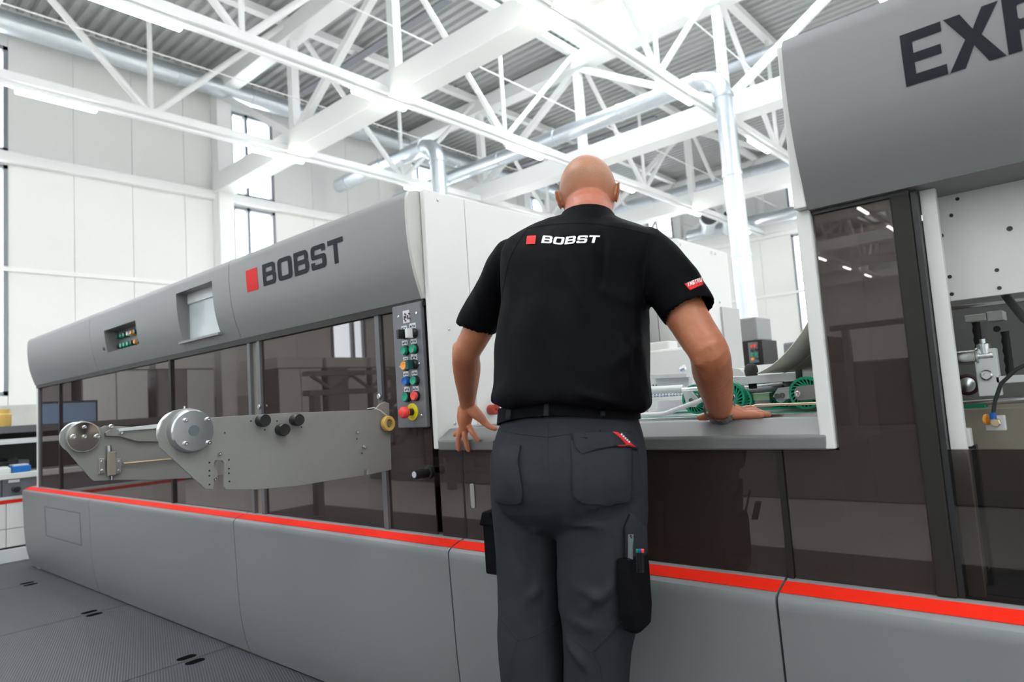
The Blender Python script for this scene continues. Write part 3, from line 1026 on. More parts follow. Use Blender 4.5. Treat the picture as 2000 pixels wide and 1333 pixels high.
MB().tube([at(1196, 812, Y=1.86), at(1290, 810, Y=1.86), at(1300, 808, Y=1.86), at(1366, 784, Y=1.90), at(1372, 780, Y=1.92)], 0.0075, 10).build('lever_rod', M['clear'], mt_, smooth=True)
MB().tube([at(1462, 796, Y=1.87), at(1480, 792, Y=1.87), at(1605, 788, Y=1.85), at(1625, 788, Y=1.85)], 0.0038, 10).build('lever_rod', M['brass'], mt_, smooth=True)
MB().cyl(at(1255, 764, Y=2.05), at(1336, 760, Y=2.05), 0.014, 12).build('cross_tube', M['clear'], mt_, smooth=True)
MB().cyl(at(1333, 762, Y=1.93), at(1366, 760, Y=1.93), 0.007, 10).build('tie_bolt', M['steel'], mt_, smooth=True)
q = [at(px, py, Y=2.2) for px, py in ((1255, 778), (1338, 773), (1338, 766), (1255, 770))]
MB().prism([(v.x, v.z) for v in q], 2.2, 2.26, 'Y').build('toothed_strip', M['bluebelt'], mt_)
for i in range(12):
    p = at(1264 + i * 6.2, 772.5 - i * 0.4, Y=2.2)
    MB().lathe((p.x, 2.199, p.z - 0.004), (0, -1, 0), [(0.006, 0), (0.0035, 0.006)], 8).build('roller_tooth', M['clear'], mt_, smooth=True)
q = [at(px, py, Y=2.3) for px, py in ((1266, 805), (1345, 797), (1345, 780), (1266, 785))]
MB().prism([(v.x, v.z) for v in q], 2.3, 2.34, 'Y').build('guide_plate', M['white'], mt_)
q = [at(px, py, Y=2.4) for px, py in ((1264, 759), (1345, 757), (1345, 731), (1264, 734))]
MB().prism([(v.x, v.z) for v in q], 2.40, 2.43, 'Y').build('guide_plate', M['clear'], mt_)
q = [at(px, py, Y=2.38) for px, py in ((1274, 740), (1345, 737), (1345, 730), (1274, 733))]
MB().prism([(v.x, v.z) for v in q], 2.36, 2.40, 'Y').build('guide_rail', M['steel'], mt_)
for px, py in ((1276, 753), (1282, 753), (1275, 737), (1281, 737)):
    hole(at(px, py, Y=2.399), (0, -1, 0), 0.003, mt_)
MB().cyl(at(1330, 722, Y=2.3), at(1338, 718, Y=2.3), 0.011, 12).build('clamp_nut', M['steel'], mt_, smooth=True)
# low white box, white half-wall
q0, q1 = at(1262, 735, Y=2.7), at(1350, 680, Y=2.7)
MB().box(-1.77, q1.x, 2.70, 3.1, 1.02, at(1300, 682, Y=2.7).z).build('white_box', M['white'], mt_, bevel=0.01)
MB().box(-1.77, at(1305, 668, Y=3.0).x, 3.0, 3.1, 1.02, at(1300, 666, Y=3.0).z).build('white_box', M['white'], mt_, bevel=0.008)
# curved sheet at the right
YS0, YS1 = 1.95, 2.62
cv = spline([at(1478, 729, Y=YS0), at(1510, 711, Y=YS0), at(1545, 676, Y=YS0), at(1578, 628, Y=YS0), at(1606, 562, Y=YS0), at(1622, 505, Y=YS0)], 6)
cv = [Vector(q) for q in cv]
def sheet(y0, y1, off):
    b = MB()
    vs = []
    for i, q in enumerate(cv):
        t = (cv[min(i + 1, len(cv) - 1)] - cv[max(i - 1, 0)]).normalized()
        n = Vector((t.z, 0, -t.x)) * off
        vs += [(q.x + n.x, y0, q.z + n.z), (q.x + n.x, y1, q.z + n.z)]
    return b.add(vs, [(2 * i, 2 * i + 1, 2 * i + 3, 2 * i + 2) for i in range(len(cv) - 1)])
cs = sheet(YS0, YS1, 0).build('curved_sheet', mat('satin_sheet', (0.66, 0.64, 0.58), 0.42, 0.3), mt_, smooth=True)
so = cs.modifiers.new('thick', 'SOLIDIFY')
so.thickness = 0.003
sheet(2.14, 2.158, 0.007).build('sheet_edge', M['clear'], mt_, smooth=True)
q0 = at(1480, 728, Y=2.2)
MB().box(q0.x, -0.49, 2.0, 2.6, q0.z - 0.035, q0.z - 0.012).build('sheet_tray', M['clear'], mt_)
# handle ball and lever, slotted bracket, bed behind the right hand
c = at(1467, 722, Y=2.05)
MB().lathe((c.x, 2.05, c.z - 0.03), (0, 0, 1), [(0.012, -0.03), (0.013, 0.0), (0.019, 0.014), (0.021, 0.026), (0.018, 0.040), (0.008, 0.048)], 18).build('ball_handle', M['rubber'], mt_, smooth=True)
q = [at(px, py, Y=2.12) for px, py in ((1432, 738), (1458, 740), (1458, 730), (1450, 722), (1438, 720), (1432, 722))]
MB().prism([(v.x, v.z) for v in q], 2.10, 2.16, 'Y').build('slotted_bracket', M['white'], mt_)
for (a0, b0, a1, b1, Y, mk, nm) in ((1432, 742, 1528, 738, 2.05, 'steel', 'cross_bar'), (1455, 752, 1530, 745, 2.2, 'steel', 'cross_bar'), (1460, 764, 1530, 758, 2.3, 'grey_dark', 'cross_bar')):
    MB().cyl(at(a0, b0, Y=Y), at(a1, b1, Y=Y), 0.010, 10).build(nm, M[mk], mt_, smooth=True)
q = [at(px, py, Y=2.05) for px, py in ((1514, 775), (1524, 758), (1546, 755), (1552, 775), (1540, 780))]
MB().prism([(v.x, v.z) for v in q], 2.03, 2.06, 'Y').build('side_bracket', M['clear'], mt_)
for px, py in ((1518, 774), (1528, 773)):
    screw(at(px, py, Y=2.03), (0, -1, 0), 0.008, mt_, M['grey_plate'])
p = at(1480, 776, Y=2.3)
MB().box(p.x - 0.05, p.x + 0.04, 2.3, 2.36, p.z - 0.012, p.z + 0.012).build('pale_block', M['palegreen'], mt_)
MB().cyl(at(1560, 722, Y=1.98), at(1561, 740, Y=1.98), 0.009, 12).build('black_stop', M['black'], mt_, smooth=True)
MB().box(at(1432, 790, Y=2.4).x, -0.49, 2.4, 2.45, 1.02, at(1500, 748, Y=2.4).z).build('inner_plate', M['innergrey'], mt_)
# red knob on the white wall beside the hand
c = at(958, 801, X=-1.776)
MB().lathe(c, (1, -0.25, 0), [(0.020, 0), (0.020, 0.036), (0.018, 0.04), (0.005, 0.04), (0.004, 0.034)], 22).build('red_knob', M['darkred'], ls, smooth=True)

# far side housing across the table
hs = thing('machine_housing', 'white far-side machine housing standing behind the raised forearm', 'machine', (-2.4, 3.2, 0))
hc = at(1322, 465, Y=3.2)
MB().box(-6.7, hc.x, 3.2, 3.83, 0.0, hc.z).build('body', M['white'], hs, bevel=0.006)
sx_ = at(1280, 560, Y=3.2).x
MB().box(sx_ - 0.002, sx_ + 0.002, 3.1975, 3.2, 1.0, hc.z - 0.01).build('panel_joint', M['innergrey'], hs)
q0, q1 = at(1406, 600, X=hc.x), at(1440, 610, X=hc.x)
MB().box(hc.x, hc.x + 0.012, q0.y, q1.y, 0.9, q0.z).build('service_door', mat('pale_grey_door', (0.46, 0.46, 0.45), 0.5), hs)
for px, py in ((1328, 478), (1389, 494), (1396, 496), (1405, 591), (1408, 611)):
    screw(at(px, py, X=hc.x), (1, 0, 0), 0.008, hs)
# distant console with a button strip
cs_ = thing('console', 'distant grey console with dark lower half and button strip', 'machine', at(1465, 700, Y=5.0))
q0, q1 = at(1438, 624, Y=5.0), at(1480, 665, Y=5.0)
MB().box(q0.x, q1.x, 5.0, 5.3, q1.z, q0.z).build('upper_body', M['grey'], cs_, bevel=0.01)
MB().box(q0.x, q1.x + 0.03, 5.0, 5.3, 0.0, q1.z).build('lower_body', M['frame'], cs_)
q2, q3 = at(1461, 670, Y=4.99), at(1482, 708, Y=4.99)
stp = MB().box(q2.x, q3.x, 4.985, 5.0, q3.z, q2.z).build('button_strip', M['panel'], cs_)
for i, (px, py, mk) in enumerate(((1469, 685, 'black'), (1477, 684, 'black'), (1469, 693, 'greenbtn'), (1477, 692, 'greenbtn'), (1470, 702, 'orange'), (1478, 701, 'dkgreen'), (1468, 677, 'redbtn'), (1474, 676, 'redbtn'))):
    p = at(px, py, Y=4.98)
    MB().lathe((p.x, 4.986, p.z), (0, -1, 0), [(0.012, 0), (0.010, 0.014)], 10).build('push_button', M[mk], stp, smooth=True)
wb_ = MB().box(at(1435, 720, Y=4.6).x, at(1640, 720, Y=4.6).x, 4.6, 4.9, 0.0, at(1500, 712, Y=4.6).z).build('machine_bed', M['white'])
tag(wb_, 'low white machine bed far behind the curved sheet', 'machine')
q0, q1 = at(1528, 670, Y=6.0), at(1560, 690, Y=6.0)
tag(MB().box(q0.x, q1.x + 0.3, 6.0, 6.4, 0, q0.z).build('grey_cabinet', M['panel'], bevel=0.02), 'small grey cabinet seen left of the curved sheet', 'cabinet')

# ------------------------------------------------------------------ right cabinet
cb = thing('machine_cabinet', 'tall grey machine cabinet with large lettered hood and smoked glass door', 'machine', (0.0, YM, 0))
XC0, XC1 = -0.466, 2.4
b = MB()
hood_prism(b, HOODR, XC0, XC1, back=1.9)
b.build('hood_panel', M['grey'], cb, smooth=35)
MB().box(XC0 - 0.032, XC0 - 0.001, 1.600, 3.05, 0.953, 1.50).build('side_panel', M['white'], cb, bevel=0.003)
MB().box(XC0 - 0.028, XC0 - 0.001, 1.575, 3.05, 1.50, 1.888).build('side_panel', M['white'], cb, bevel=0.003)
base_panel(s3, 0.55, cb)
base_panel(0.55, XC1, cb)
hr = lambda u, v: (u, curve_y(v, HOODR) - 0.0012, v)
EX = [('E', -0.2370, 0.0720), ('X', -0.1620, 0.0850), ('P', -0.0700, 0.0740)]
for ch, x0, w in EX:
    ps = [[(x0 + u * w, 1.682 + v * 0.105) for u, v in rounded(p, 0.0)] for p in GL[ch]]
    decal('lettering', ps, hr, M['dkprint'], cb, 8)
# glass door left of the open bay
dx0, dx1 = -0.462, at(1738, 387, Y=1.612).x
ex1 = at(1776, 378, Y=1.612).x
MB().box(dx0, dx1, 1.612, 1.618, 0.656, 1.488).build('glass_door', M['smoked'], cb)
MB().box(dx1, ex1, 1.604, 1.630, 0.656, 1.490).build('door_frame', M['frame'], cb, bevel=0.003)
MB().box(ex1 + 0.001, ex1 + 0.012, 1.612, 1.640, 0.656, 1.490).build('door_gasket', M['black'], cb)
MB().box(dx0, ex1, 1.604, 1.64, 1.486, 1.495).build('painted_shadow_strip', M['black'], cb)  # black strip painting the shadow line below the right hood
MB().box(gx[2] + 0.012, dx0, 1.612, 1.618, 0.656, 0.950).build('glass_panel', M['smoked'], cb)
MB().box(-0.60, dx1, 2.0, 2.03, 0.05, 1.5).build('inner_back_wall', M['inner'], cb)
# white frame post of the open bay
px0 = ex1 + 0.014
MB().box(px0, px0 + 0.028, 1.64, 1.66, 0.64, 1.494).build('frame_post', M['white'], cb)
MB().box(px0, px0 + 0.006, 1.66, 1.80, 0.64, 1.494).build('frame_post', M['white'], cb)
zo = 1.262
rx0 = at(1838, 590, Y=1.75).x
b = MB()
b.box(px0, XC1, 1.745, 1.760, zo, 1.497)
b.box(px0, rx0, 1.745, 1.760, 0.64, zo)
b.build('mounting_plate', M['white'], cb, bevel=0.002)
for px, py, r in ((1870, 389, .004), (1858, 421, .004), (1837, 461, .006), (1972, 447, .0055), (1855, 541, .0042), (1947, 528, .0042), (1859, 575, .0042), (1952, 563, .0042)):
    hole(at(px, py, Y=1.7445), (0, -1, 0), r, cb)
p = at(1790, 409, Y=1.64)
screw(p, (0, -1, 0), 0.006, cb)
p = at(1830, 733, Y=1.64)
screw(p, (0, -1, 0), 0.005, cb)
p = at(1818, 498, Y=1.66)
MB().lathe(p, (1, -0.3, 0), [(0.012, 0), (0.012, 0.002)], 18).build('key_cover', M['steel'], cb, smooth=True)
# lower glass of the open bay
MB().box(ex1 + 0.012, XC1, 1.612, 1.617, 0.656, 0.951).build('lower_glass', glass('light_smoked_glass', (0.42, 0.39, 0.37), 1.5), cb)
# machinery in the open bay
MB().box(-0.46, XC1, 2.25, 2.28, 0.1, 1.50).build('bay_back_wall', M['innergrey'], cb)
MB().box(px0, XC1, 1.76, 2.26, 0.60, 0.63).build('bay_floor', M['grey_dark'], cb)
YI = 1.86
zz = lambda py, px=1900: at(px, py, Y=YI).z
def ib(px0_, py0_, px1_, py1_, Y, dpt, mk, nm, bev=0.002):
    a_, c_ = at(px0_, py0_, Y=Y), at(px1_, py1_, Y=Y)
    return MB().box(a_.x, c_.x, Y, Y + dpt, a_.z, c_.z).build(nm, M[mk], cb, bevel=bev)
ib(1838, 608, 2010, 580, 2.1, 0.04, 'steel', 'cross_rail')
ib(1885, 630, 1925, 612, 2.0, 0.08, 'white', 'sensor_block')
ib(1928, 628, 1958, 606, 2.0, 0.08, 'clear', 'sensor_block')
a_, c_ = at(1846, 700, Y=1.80), at(1905, 690, Y=1.80)
MB().lathe(a_ + Vector((0, 0.05, -0.002)), (1, 0, 0.02), [(0.022, 0), (0.022, 0.010), (0.016, 0.012), (0.016, 0.052), (0.020, 0.054), (0.020, 0.058), (0.012, 0.060), (0.012, 0.085)], 20).build('cylinder_unit', M['steel'], cb, smooth=True)
c_ = at(1920, 683, Y=1.84)
MB().lathe((c_.x, 1.85, c_.z - 0.01), (0, 0, 1), [(0.013, 0), (0.013, 0.022), (0.006, 0.024), (0.006, 0.034)], 18).build('cylinder_unit', M['turned'], cb, smooth=True)
ib(1912, 775, 1945, 680, 1.84, 0.03, 'clear', 'carrier_block')
ib(1945, 750, 2010, 732, 1.84, 0.02, 'clear', 'carrier_arm')
screw(at(1927, 733, Y=1.84), (0, -1, 0), 0.012, cb, h=0.010)
c_ = at(1889, 752, Y=1.88)
MB().lathe(c_, (0, -1, 0), [(0.024, -0.012), (0.025, 0.0), (0.020, 0.006), (0.020, 0.002)], 28).build('guide_roller', mat('dark_red_rubber', (0.05, 0.01, 0.012), 0.5), cb, smooth=True)
MB().lathe(c_, (0, -1, 0), [(0.017, 0.0), (0.017, 0.005), (0.012, 0.006), (0.006, 0.010)], 24).build('guide_roller_hub', M['turned'], cb, smooth=True)
MB().tube([at(1952, 560, Y=1.80), at(1975, 592, Y=1.79), at(2000, 622, Y=1.78), at(2030, 645, Y=1.78)], 0.0085, 10).build('black_hose', M['rubber'], cb, smooth=True)
MB().tube([at(2020, 705, Y=1.79), at(1985, 722, Y=1.79), at(1955, 750, Y=1.79), at(1943, 785, Y=1.79), at(1940, 808, Y=1.79)], 0.0042, 10).build('air_hose', M['rubber'], cb, smooth=True)
c_ = at(1939, 812, Y=1.79)
MB().cyl(c_ - Vector((0, 0, 0.008)), c_ + Vector((0, 0, 0.006)), 0.0065, 12).build('hose_coupling', M['blue'], cb, smooth=True)
c_ = at(1945, 826, Y=1.79)
MB().lathe(c_, (0, -1, 0), [(0.010, -0.01), (0.010, 0.008), (0.008, 0.010)], 6).build('hex_nut', M['brass'], cb)
c_ = at(1925, 820, Y=1.80)
MB().lathe(c_, (1, -0.4, 0), [(0.012, 0), (0.012, 0.006)], 16).build('adjust_knob', M['orange'], cb, smooth=True)
ib(1926, 842, 1962, 812, 1.805, 0.02, 'clear', 'valve_bracket')
ib(1905, 1170, 2020, 795, 1.95, 0.30, 'paper', 'paper_stack', 0.003)
ib(1868, 873, 1894, 838, 1.77, 0.03, 'white', 'hinge_block')
screw(at(1878, 856, Y=1.77), (0, -1, 0), 0.006, cb, M['grey_dark'])
ib(1872, 1140, 1893, 880, 1.80, 0.03, 'innergrey', 'slide_rail')
ib(1897, 1145, 1906, 870, 1.83, 0.03, 'black', 'slide_gap')
for py in (640, 660):
    a_ = at(1905 if py == 640 else 1962, py - 12, Y=2.05)
    MB().tube([a_ + Vector((0.001 * (j % 2), 0, -0.012 * j)) for j in range(10)], [0.008 if j % 2 else 0.0095 for j in range(10)], 10).build('bellows', M['rubber'], cb, smooth=True)
c_ = at(1947, 643, Y=2.1)
hole(c_, (0, -1, 0), 0.008, cb, 'bore')
MB().cyl(at(1868, 790, Y=2.0), at(2010, 780, Y=2.0), 0.008, 10).build('cross_shaft', M['steel'], cb, smooth=True)
ib(1868, 812, 1925, 790, 1.99, 0.05, 'green', 'green_flap')

# ------------------------------------------------------------------ swing arms standing out from the left section
def swing_arm(X, label, front):
    t = thing('swing_arm', label, 'machine arm', (X, 1.6, 0.8), 'grey plate arms standing out from the machine')
    def P(px, py):
        q = at(px, py, X=X)
        return (q.y, q.z)
    return t, P

XA = -1.955
arm, P = swing_arm(XA, 'nearer grey plate arm with black knobs and bright turned disc', True)
outl = [P(*q) for q in ((313, 875), (395, 950), (401, 956), (417, 957), (418, 948), (418, 906), (421, 900), (434, 900), (438, 906), (438, 952), (442, 957), (500, 957), (580, 950), (660, 937), (711, 929), (711, 919), (719, 917), (719, 928), (765, 918))]
outl += [P(*q) for q in ((760, 788), (752, 785), (742, 790), (733, 800), (725, 801), (560, 807), (411, 816), (400, 808), (372, 797), (340, 802), (318, 822), (308, 850))]
MB().prism(outl, XA - 0.008, XA).build('plate', M['grey_plate'], arm, bevel=0.0012)
dc = Vector((XA, *P(370, 842)))
rd = abs(P(370, 801)[1] - P(370, 884)[1]) / 2
MB().lathe(dc, (1, 0, 0), [(rd * 1.02, -0.075), (rd * 1.04, -0.03), (rd * 1.04, 0.004), (rd * 0.99, 0.010), (rd * 0.99, 0.022), (rd * 0.93, 0.027)], 40).build('disc', M['turned'], arm, smooth=35)
MB().lathe(dc, (1, 0, 0), [(rd * 0.92, 0.027), (rd * 0.92, 0.0275), (rd * 0.25, 0.0285)], 40).build('disc_face', M['turned'], arm, smooth=35)
MB().lathe(dc, (1, 0, 0), [(rd * 0.26, 0.0285), (rd * 0.25, 0.0300)], 24).build('disc_centre', mat('blue_grey_cap', (0.13, 0.16, 0.17), 0.4, 0.3), arm)
for px, py in ((354, 822), (397, 820), (354, 867), (399, 865)):
    y, z = P(px, py)
    screw((XA + 0.027, y, z), (1, 0, 0), 0.0065, arm, h=0.008)
MB().cyl((XA - 0.03, dc.y, dc.z + rd * 1.02), (XA - 0.03, dc.y, dc.z + rd * 1.02 + 0.010), 0.003, 8).build('index_pin', M['steel'], arm)
for px, py in ((508, 822), (546, 840), (574, 821)):
    y, z = P(px, py)
    MB().lathe((XA, y, z), (1, 0, 0), [(0.017, 0), (0.017, 0.014), (0.0195, 0.016), (0.0195, 0.030), (0.0175, 0.034), (0.006, 0.0335)], 26).build('knob', M['black'], arm, smooth=True)
for px, py, r in ((428, 887, .0055), (697, 845, .0055), (710, 873, .0075)):
    y, z = P(px, py)
    screw((XA, y, z), (1, 0, 0), r, arm, h=0.009)
for px, py in ((374, 819), (439, 846), (490, 823), (517, 840), (566, 839), (541, 823), (589, 835), (697, 858), (707, 886), (409, 904), (409, 920), (409, 930), (409, 947), (447, 899), (447, 916), (447, 925), (448, 941)):
    y, z = P(px, py)
    MB().lathe((XA, y, z), (1, 0, 0), [(0.0027, 0), (0.0027, 0.0008)], 10).build('hole', M['black'], arm)
y, z = P(424, 920)
MB().box(XA - 0.02, XA - 0.012, y - 0.012, y + 0.006, z - 0.028, z + 0.03).build('stop_block', M['grey_plate'], arm)
screw((XA - 0.012, *P(423, 937)), (1, 0, 0), 0.006, arm)
# the tape roll hanging at the arm's corner
y, z = P(753, 828)
tr = thing('tape_roll', 'small amber tape roll hanging from the corner of the grey plate arm', 'tape roll', (XA + 0.01, y, z))
MB().lathe((XA + 0.004, y, z), (1, 0.1, 0), [(0.0155, 0), (0.026, 0), (0.027, 0.002), (0.027, 0.016), (0.026, 0.018), (0.0155, 0.018), (0.0155, 0)], 30, False).build('roll', M['tape'], tr, smooth=35)
MB().lathe((XA + 0.002, y, z), (1, 0.1, 0), [(0.011, 0), (0.011, 0.014), (0.009, 0.017)], 20).build('hanger_bolt', M['turned'], tr, smooth=True)
MB().tube([(XA + 0.003, P(716, 799)[0], P(716, 799)[1]), (XA + 0.008, P(728, 797)[0], P(728, 797)[1]), (XA + 0.010, P(740, 803)[0], P(740, 803)[1]), (XA + 0.012, P(752, 813)[0], P(752, 813)[1])], 0.0018, 6).build('string', M['clear'], tr)

XB = -2.90
arm2, P = swing_arm(XB, 'farther grey plate arm with hinge block and polished half-round disc', False)
o2 = [(118, 866), (178, 936), (184, 940), (230, 938), (300, 938), (380, 934), (519, 920), (519, 836), (340, 838), (206, 832), (196, 836), (180, 826), (160, 822), (135, 830), (118, 845)]
MB().prism([P(*q) for q in o2], XB - 0.008, XB).build('plate', M['grey_plate'], arm2, bevel=0.0012)
dc = Vector((XB, *P(160, 854)))
rd = abs(P(160, 824)[1] - P(160, 884)[1]) / 2
MB().lathe(dc, (1, 0, 0), [(rd * 1.02, -0.06), (rd * 1.02, 0.004), (rd * 0.98, 0.012), (rd * 0.97, 0.022)], 40).build('disc', M['turned'], arm2, smooth=35)
MB().lathe(dc, (1, 0, 0), [(rd * 0.93, 0.022), (rd * 0.2, 0.024)], 40).build('disc_face', mat('polished_bronze', (0.55, 0.50, 0.45), 0.12, 1.0), arm2, smooth=35)
for px, py, r in ((139, 854, .010), (186, 853, .010), (161, 854, .0085), (161, 835, .007)):
    y, z = P(px, py)
    screw((XB + 0.023, y, z), (1, 0, 0), r, arm2, h=0.009)
q = [P(*v) for v in ((204, 852), (203, 846), (212, 840), (345, 833), (345, 862), (265, 863), (232, 853))]
MB().prism(q, XB, XB + 0.02).build('upper_bracket', M['grey_plate'], arm2, bevel=0.001)
q = [P(*v) for v in ((228, 838), (345, 825), (345, 834), (228, 843))]
MB().prism(q, XB - 0.02, XB + 0.03).build('upper_shelf', M['clear'], arm2)
for px, py in ((213, 834), (232, 846)):
    y, z = P(px, py)
    screw((XB + 0.02, y, z), (1, 0, 0), 0.009, arm2, h=0.010)
y0, z0 = P(206, 930)
y1, z1 = P(222, 882)
MB().box(XB + 0.004, XB + 0.024, y0, y1, z0, z1).build('hinge_block', M['brass'] if False else mat('nickel_block', (0.42, 0.38, 0.31), 0.35, 0.8), arm2, bevel=0.0015)
for px in (197, 230):
    ya, za = P(px - 6, 926)
    yb, zb = P(px + 5, 896)
    MB().box(XB + 0.002, XB + 0.014, ya, yb, za, zb).build('hinge_leaf', M['steel'], arm2, bevel=0.001)
    for py in (902, 919):
        y, z = P(px, py)
        screw((XB + 0.014, y, z), (1, 0, 0), 0.005, arm2)
MB().cyl((XB + 0.014, *P(211, 882)), (XB + 0.014, *P(210, 871)), 0.009, 14).build('cap_screw', M['turned'], arm2, smooth=True)
MB().cyl((XB + 0.014, *P(216, 930)), (XB + 0.014, *P(216, 938)), 0.004, 10).build('pin', M['steel'], arm2, smooth=True)
MB().cyl((XB + 0.018, *P(238, 906)), (XB + 0.018, *P(345, 896)), 0.0045, 10).build('rod', M['brass'], arm2, smooth=True)

# ------------------------------------------------------------------ machine unit beyond the left end
nb = thing('white_machine_unit', 'white machine unit with thin red line beyond the left end', 'machine', (-7.35, 1.5, 0))
XN = -7.28
def nz(py):
    return at(25, py, X=XN).z
def nbx(z0, z1, dx, mk, nm, y0=0.2, y1=2.6):
    return MB().box(XN - 0.6, XN + dx, y0, y1, z0, z1).build(nm, M[mk], nb, bevel=0.004)
nbx(0.0, nz(1072), 0.02, 'clear', 'plinth')
nbx(nz(1072), nz(1068), -0.02, 'black', 'plinth_gap')
for ya, yb in ((0.2, 1.05), (1.054, 1.51), (1.514, 2.6)):
    nbx(nz(1068), nz(1033) - 0.002, 0.0, 'white', 'door_panel', ya, yb)
    nbx(nz(1033) + 0.002, nz(983), 0.0, 'white', 'door_panel', ya, yb)
nbx(nz(983), nz(976), 0.004, 'red', 'red_line')
nbx(nz(976), nz(970), 0.01, 'clear', 'edge_strip')
for ya, yb in ((0.2, 1.48), (1.484, 2.6)):
    nbx(nz(970), nz(936), 0.0, 'panel', 'drawer', ya, yb)
nbx(nz(936), nz(925), 0.02, 'white', 'worktop')
c = at(30, 955, X=XN)
MB().lathe(c, (1, 0, 0), [(0.03, 0), (0.03, 0.05), (0.02, 0.06)], 16).build('drawer_knob', M['black'], nb, smooth=True)
c = at(27, 940, X=XN)
MB().box(XN, XN + 0.01, c.y - 0.04, c.y + 0.04, c.z - 0.012, c.z + 0.012).build('name_plate', M['clear'], nb)
tp = thing('tool_rack', 'dark shelf of tools above the white machine unit at left', 'shelf', (XN - 0.4, 1.5, nz(925)))
MB().box(XN - 0.6, XN - 0.1, 0.2, 2.6, nz(868), nz(858)).build('shelf_board', M['clear'], tp)
MB().box(XN - 0.6, XN - 0.2, 0.2, 2.6, nz(846), nz(832)).build('top_board', M['grey_dark'], tp)
MB().box(XN - 0.62, XN - 0.58, 0.2, 2.6, nz(925), nz(832)).build('back_panel', M['black'], tp)
for yy in (0.3, 2.5):
    MB().box(XN - 0.58, XN - 0.52, yy - 0.02, yy + 0.02, nz(925), nz(832)).build('upright', M['grey_dark'], tp)
for i, (px, w, h, mk, lab) in enumerate(((2, 0.085, 0.10, 'black', 'black tool case on the shelf at far left'), (23, 0.080, 0.12, 'rubber', 'dark tool box in the middle of the left shelf'), (44, 0.085, 0.10, 'grey_dark', 'dark grey tool case nearest the machine end'))):
    c = at(px, 890, X=XN - 0.3)
    o = MB().box(XN - 0.5, XN - 0.25, c.y - w / 2, c.y + w / 2, nz(925), nz(925) + h).build('tool_case', M[mk], bevel=0.01)
    tag(o, lab, 'tool case', 'tool cases on the left shelf')
    MB().box(XN - 0.252, XN - 0.244, c.y - w * 0.3, c.y + w * 0.3, nz(925) + h * 0.25, nz(925) + h * 0.4).build('latch', M['darkred'], o)
for i, (px, w, h, mk, lab) in enumerate(((4, 0.10, 0.05, 'clear', 'pale plastic tray on the left worktop'), (38, 0.14, 0.06, 'bluebelt', 'blue tray on the left worktop'))):
    c = at(px, 915, X=XN - 0.1)
    o = MB().box(XN - 0.22, XN - 0.02, c.y - w / 2, c.y + w / 2, nz(925), nz(925) + h).build('parts_tray', M[mk], bevel=0.01)
    tag(o, lab, 'tray')
    MB().box(XN - 0.20, XN - 0.04, c.y - w / 2 + 0.015, c.y + w / 2 - 0.015, nz(925) + h, nz(925) + h + 0.01).build('lid', M['white'], o)
c = at(6, 822, X=XN - 0.4)
o = MB().lathe((XN - 0.4, c.y, nz(832)), (0, 0, 1), [(0.06, 0), (0.065, 0.02), (0.065, 0.11), (0.05, 0.125)], 18).build('storage_jar', M['tape'], smooth=True)
tag(o, 'amber jar standing on the top board at the left edge', 'jar')
MB().lathe((XN - 0.4, c.y, nz(832)), (0, 0, 1), [(0.055, 0.126), (0.055, 0.16)], 18).build('lid', M['tape'], o, smooth=True)

# ------------------------------------------------------------------ cabinets and desk that show as reflections in the glass
for i in range(7):
    y0 = 0.6 - i * 1.25
    if abs(y0 - 0.55 - (BAY0 - 2 * BAY)) < 0.75 or abs(y0 - 0.55 - (BAY0 - BAY)) < 0.75:
        continue
    t = thing('tall_cabinet', 'tall pale cabinet by the left wall seen reflected in the glass', 'cabinet', (-13.6, y0, 0), 'cabinets along the left wall')
    MB().box(-14.3, -13.5, y0 - 1.1, y0, 0.05, 2.15).build('body', M['innergrey'] if i % 2 else M['panel'], t, bevel=0.01)
    MB().box(-14.3, -13.48, y0 - 1.12, y0 + 0.02, 2.15, 2.38).build('top_box', M['white'], t)
    for k in range(2):
        MB().box(-13.5, -13.475, y0 - 1.08 + k * 0.54, y0 - 0.56 + k * 0.54, 0.1, 2.12).build('door', M['clear'] if (i + k) % 3 else M['innergrey'], t)
ds = thing('computer_desk', 'workbench with a screen seen reflected in the leftmost glass', 'desk', (-9.6, 0.4, 0))
MB().box(-10.2, -9.2, -0.4, 1.2, 0.86, 0.90).build('desk_top', M['innergrey'], ds)
for yy in (-0.35, 1.15):
    for xx in (-10.15, -9.25):
        MB().box(xx - 0.03, xx + 0.03, yy - 0.03, yy + 0.03, 0, 0.86).build('leg', M['grey_dark'], ds)
mo = thing('monitor', 'monitor with a pale blue screen on the workbench', 'monitor', (-9.6, 0.65, 0.9))
MB().box(-9.62, -9.58, 0.30, 1.0, 1.06, 1.46).build('casing', M['black'], mo)
MB().box(-9.58, -9.575, 0.325, 0.975, 1.085, 1.435).build('screen', M['screen'], mo)
MB().box(-9.63, -9.60, 0.62, 0.68, 0.90, 1.1).build('stand', M['black'], mo)
MB().box(-9.72, -9.50, 0.5, 0.8, 0.90, 0.915).build('foot', M['black'], mo)
ml = thing('added_machine_line', 'dark grey machine line added behind the camera to darken the glass reflection', 'machine', (-3.0, -4.0, 0))  # unseen machine added so the glass mirrors something darker than the floor
MB().box(-9.0, 5.0, -5.2, -3.4, 0.0, 0.62).build('base', M['grey_base'], ml)
MB().box(-9.0, 5.0, -5.1, -3.5, 0.62, 0.66).build('edge_strip', M['grey_base'], ml)
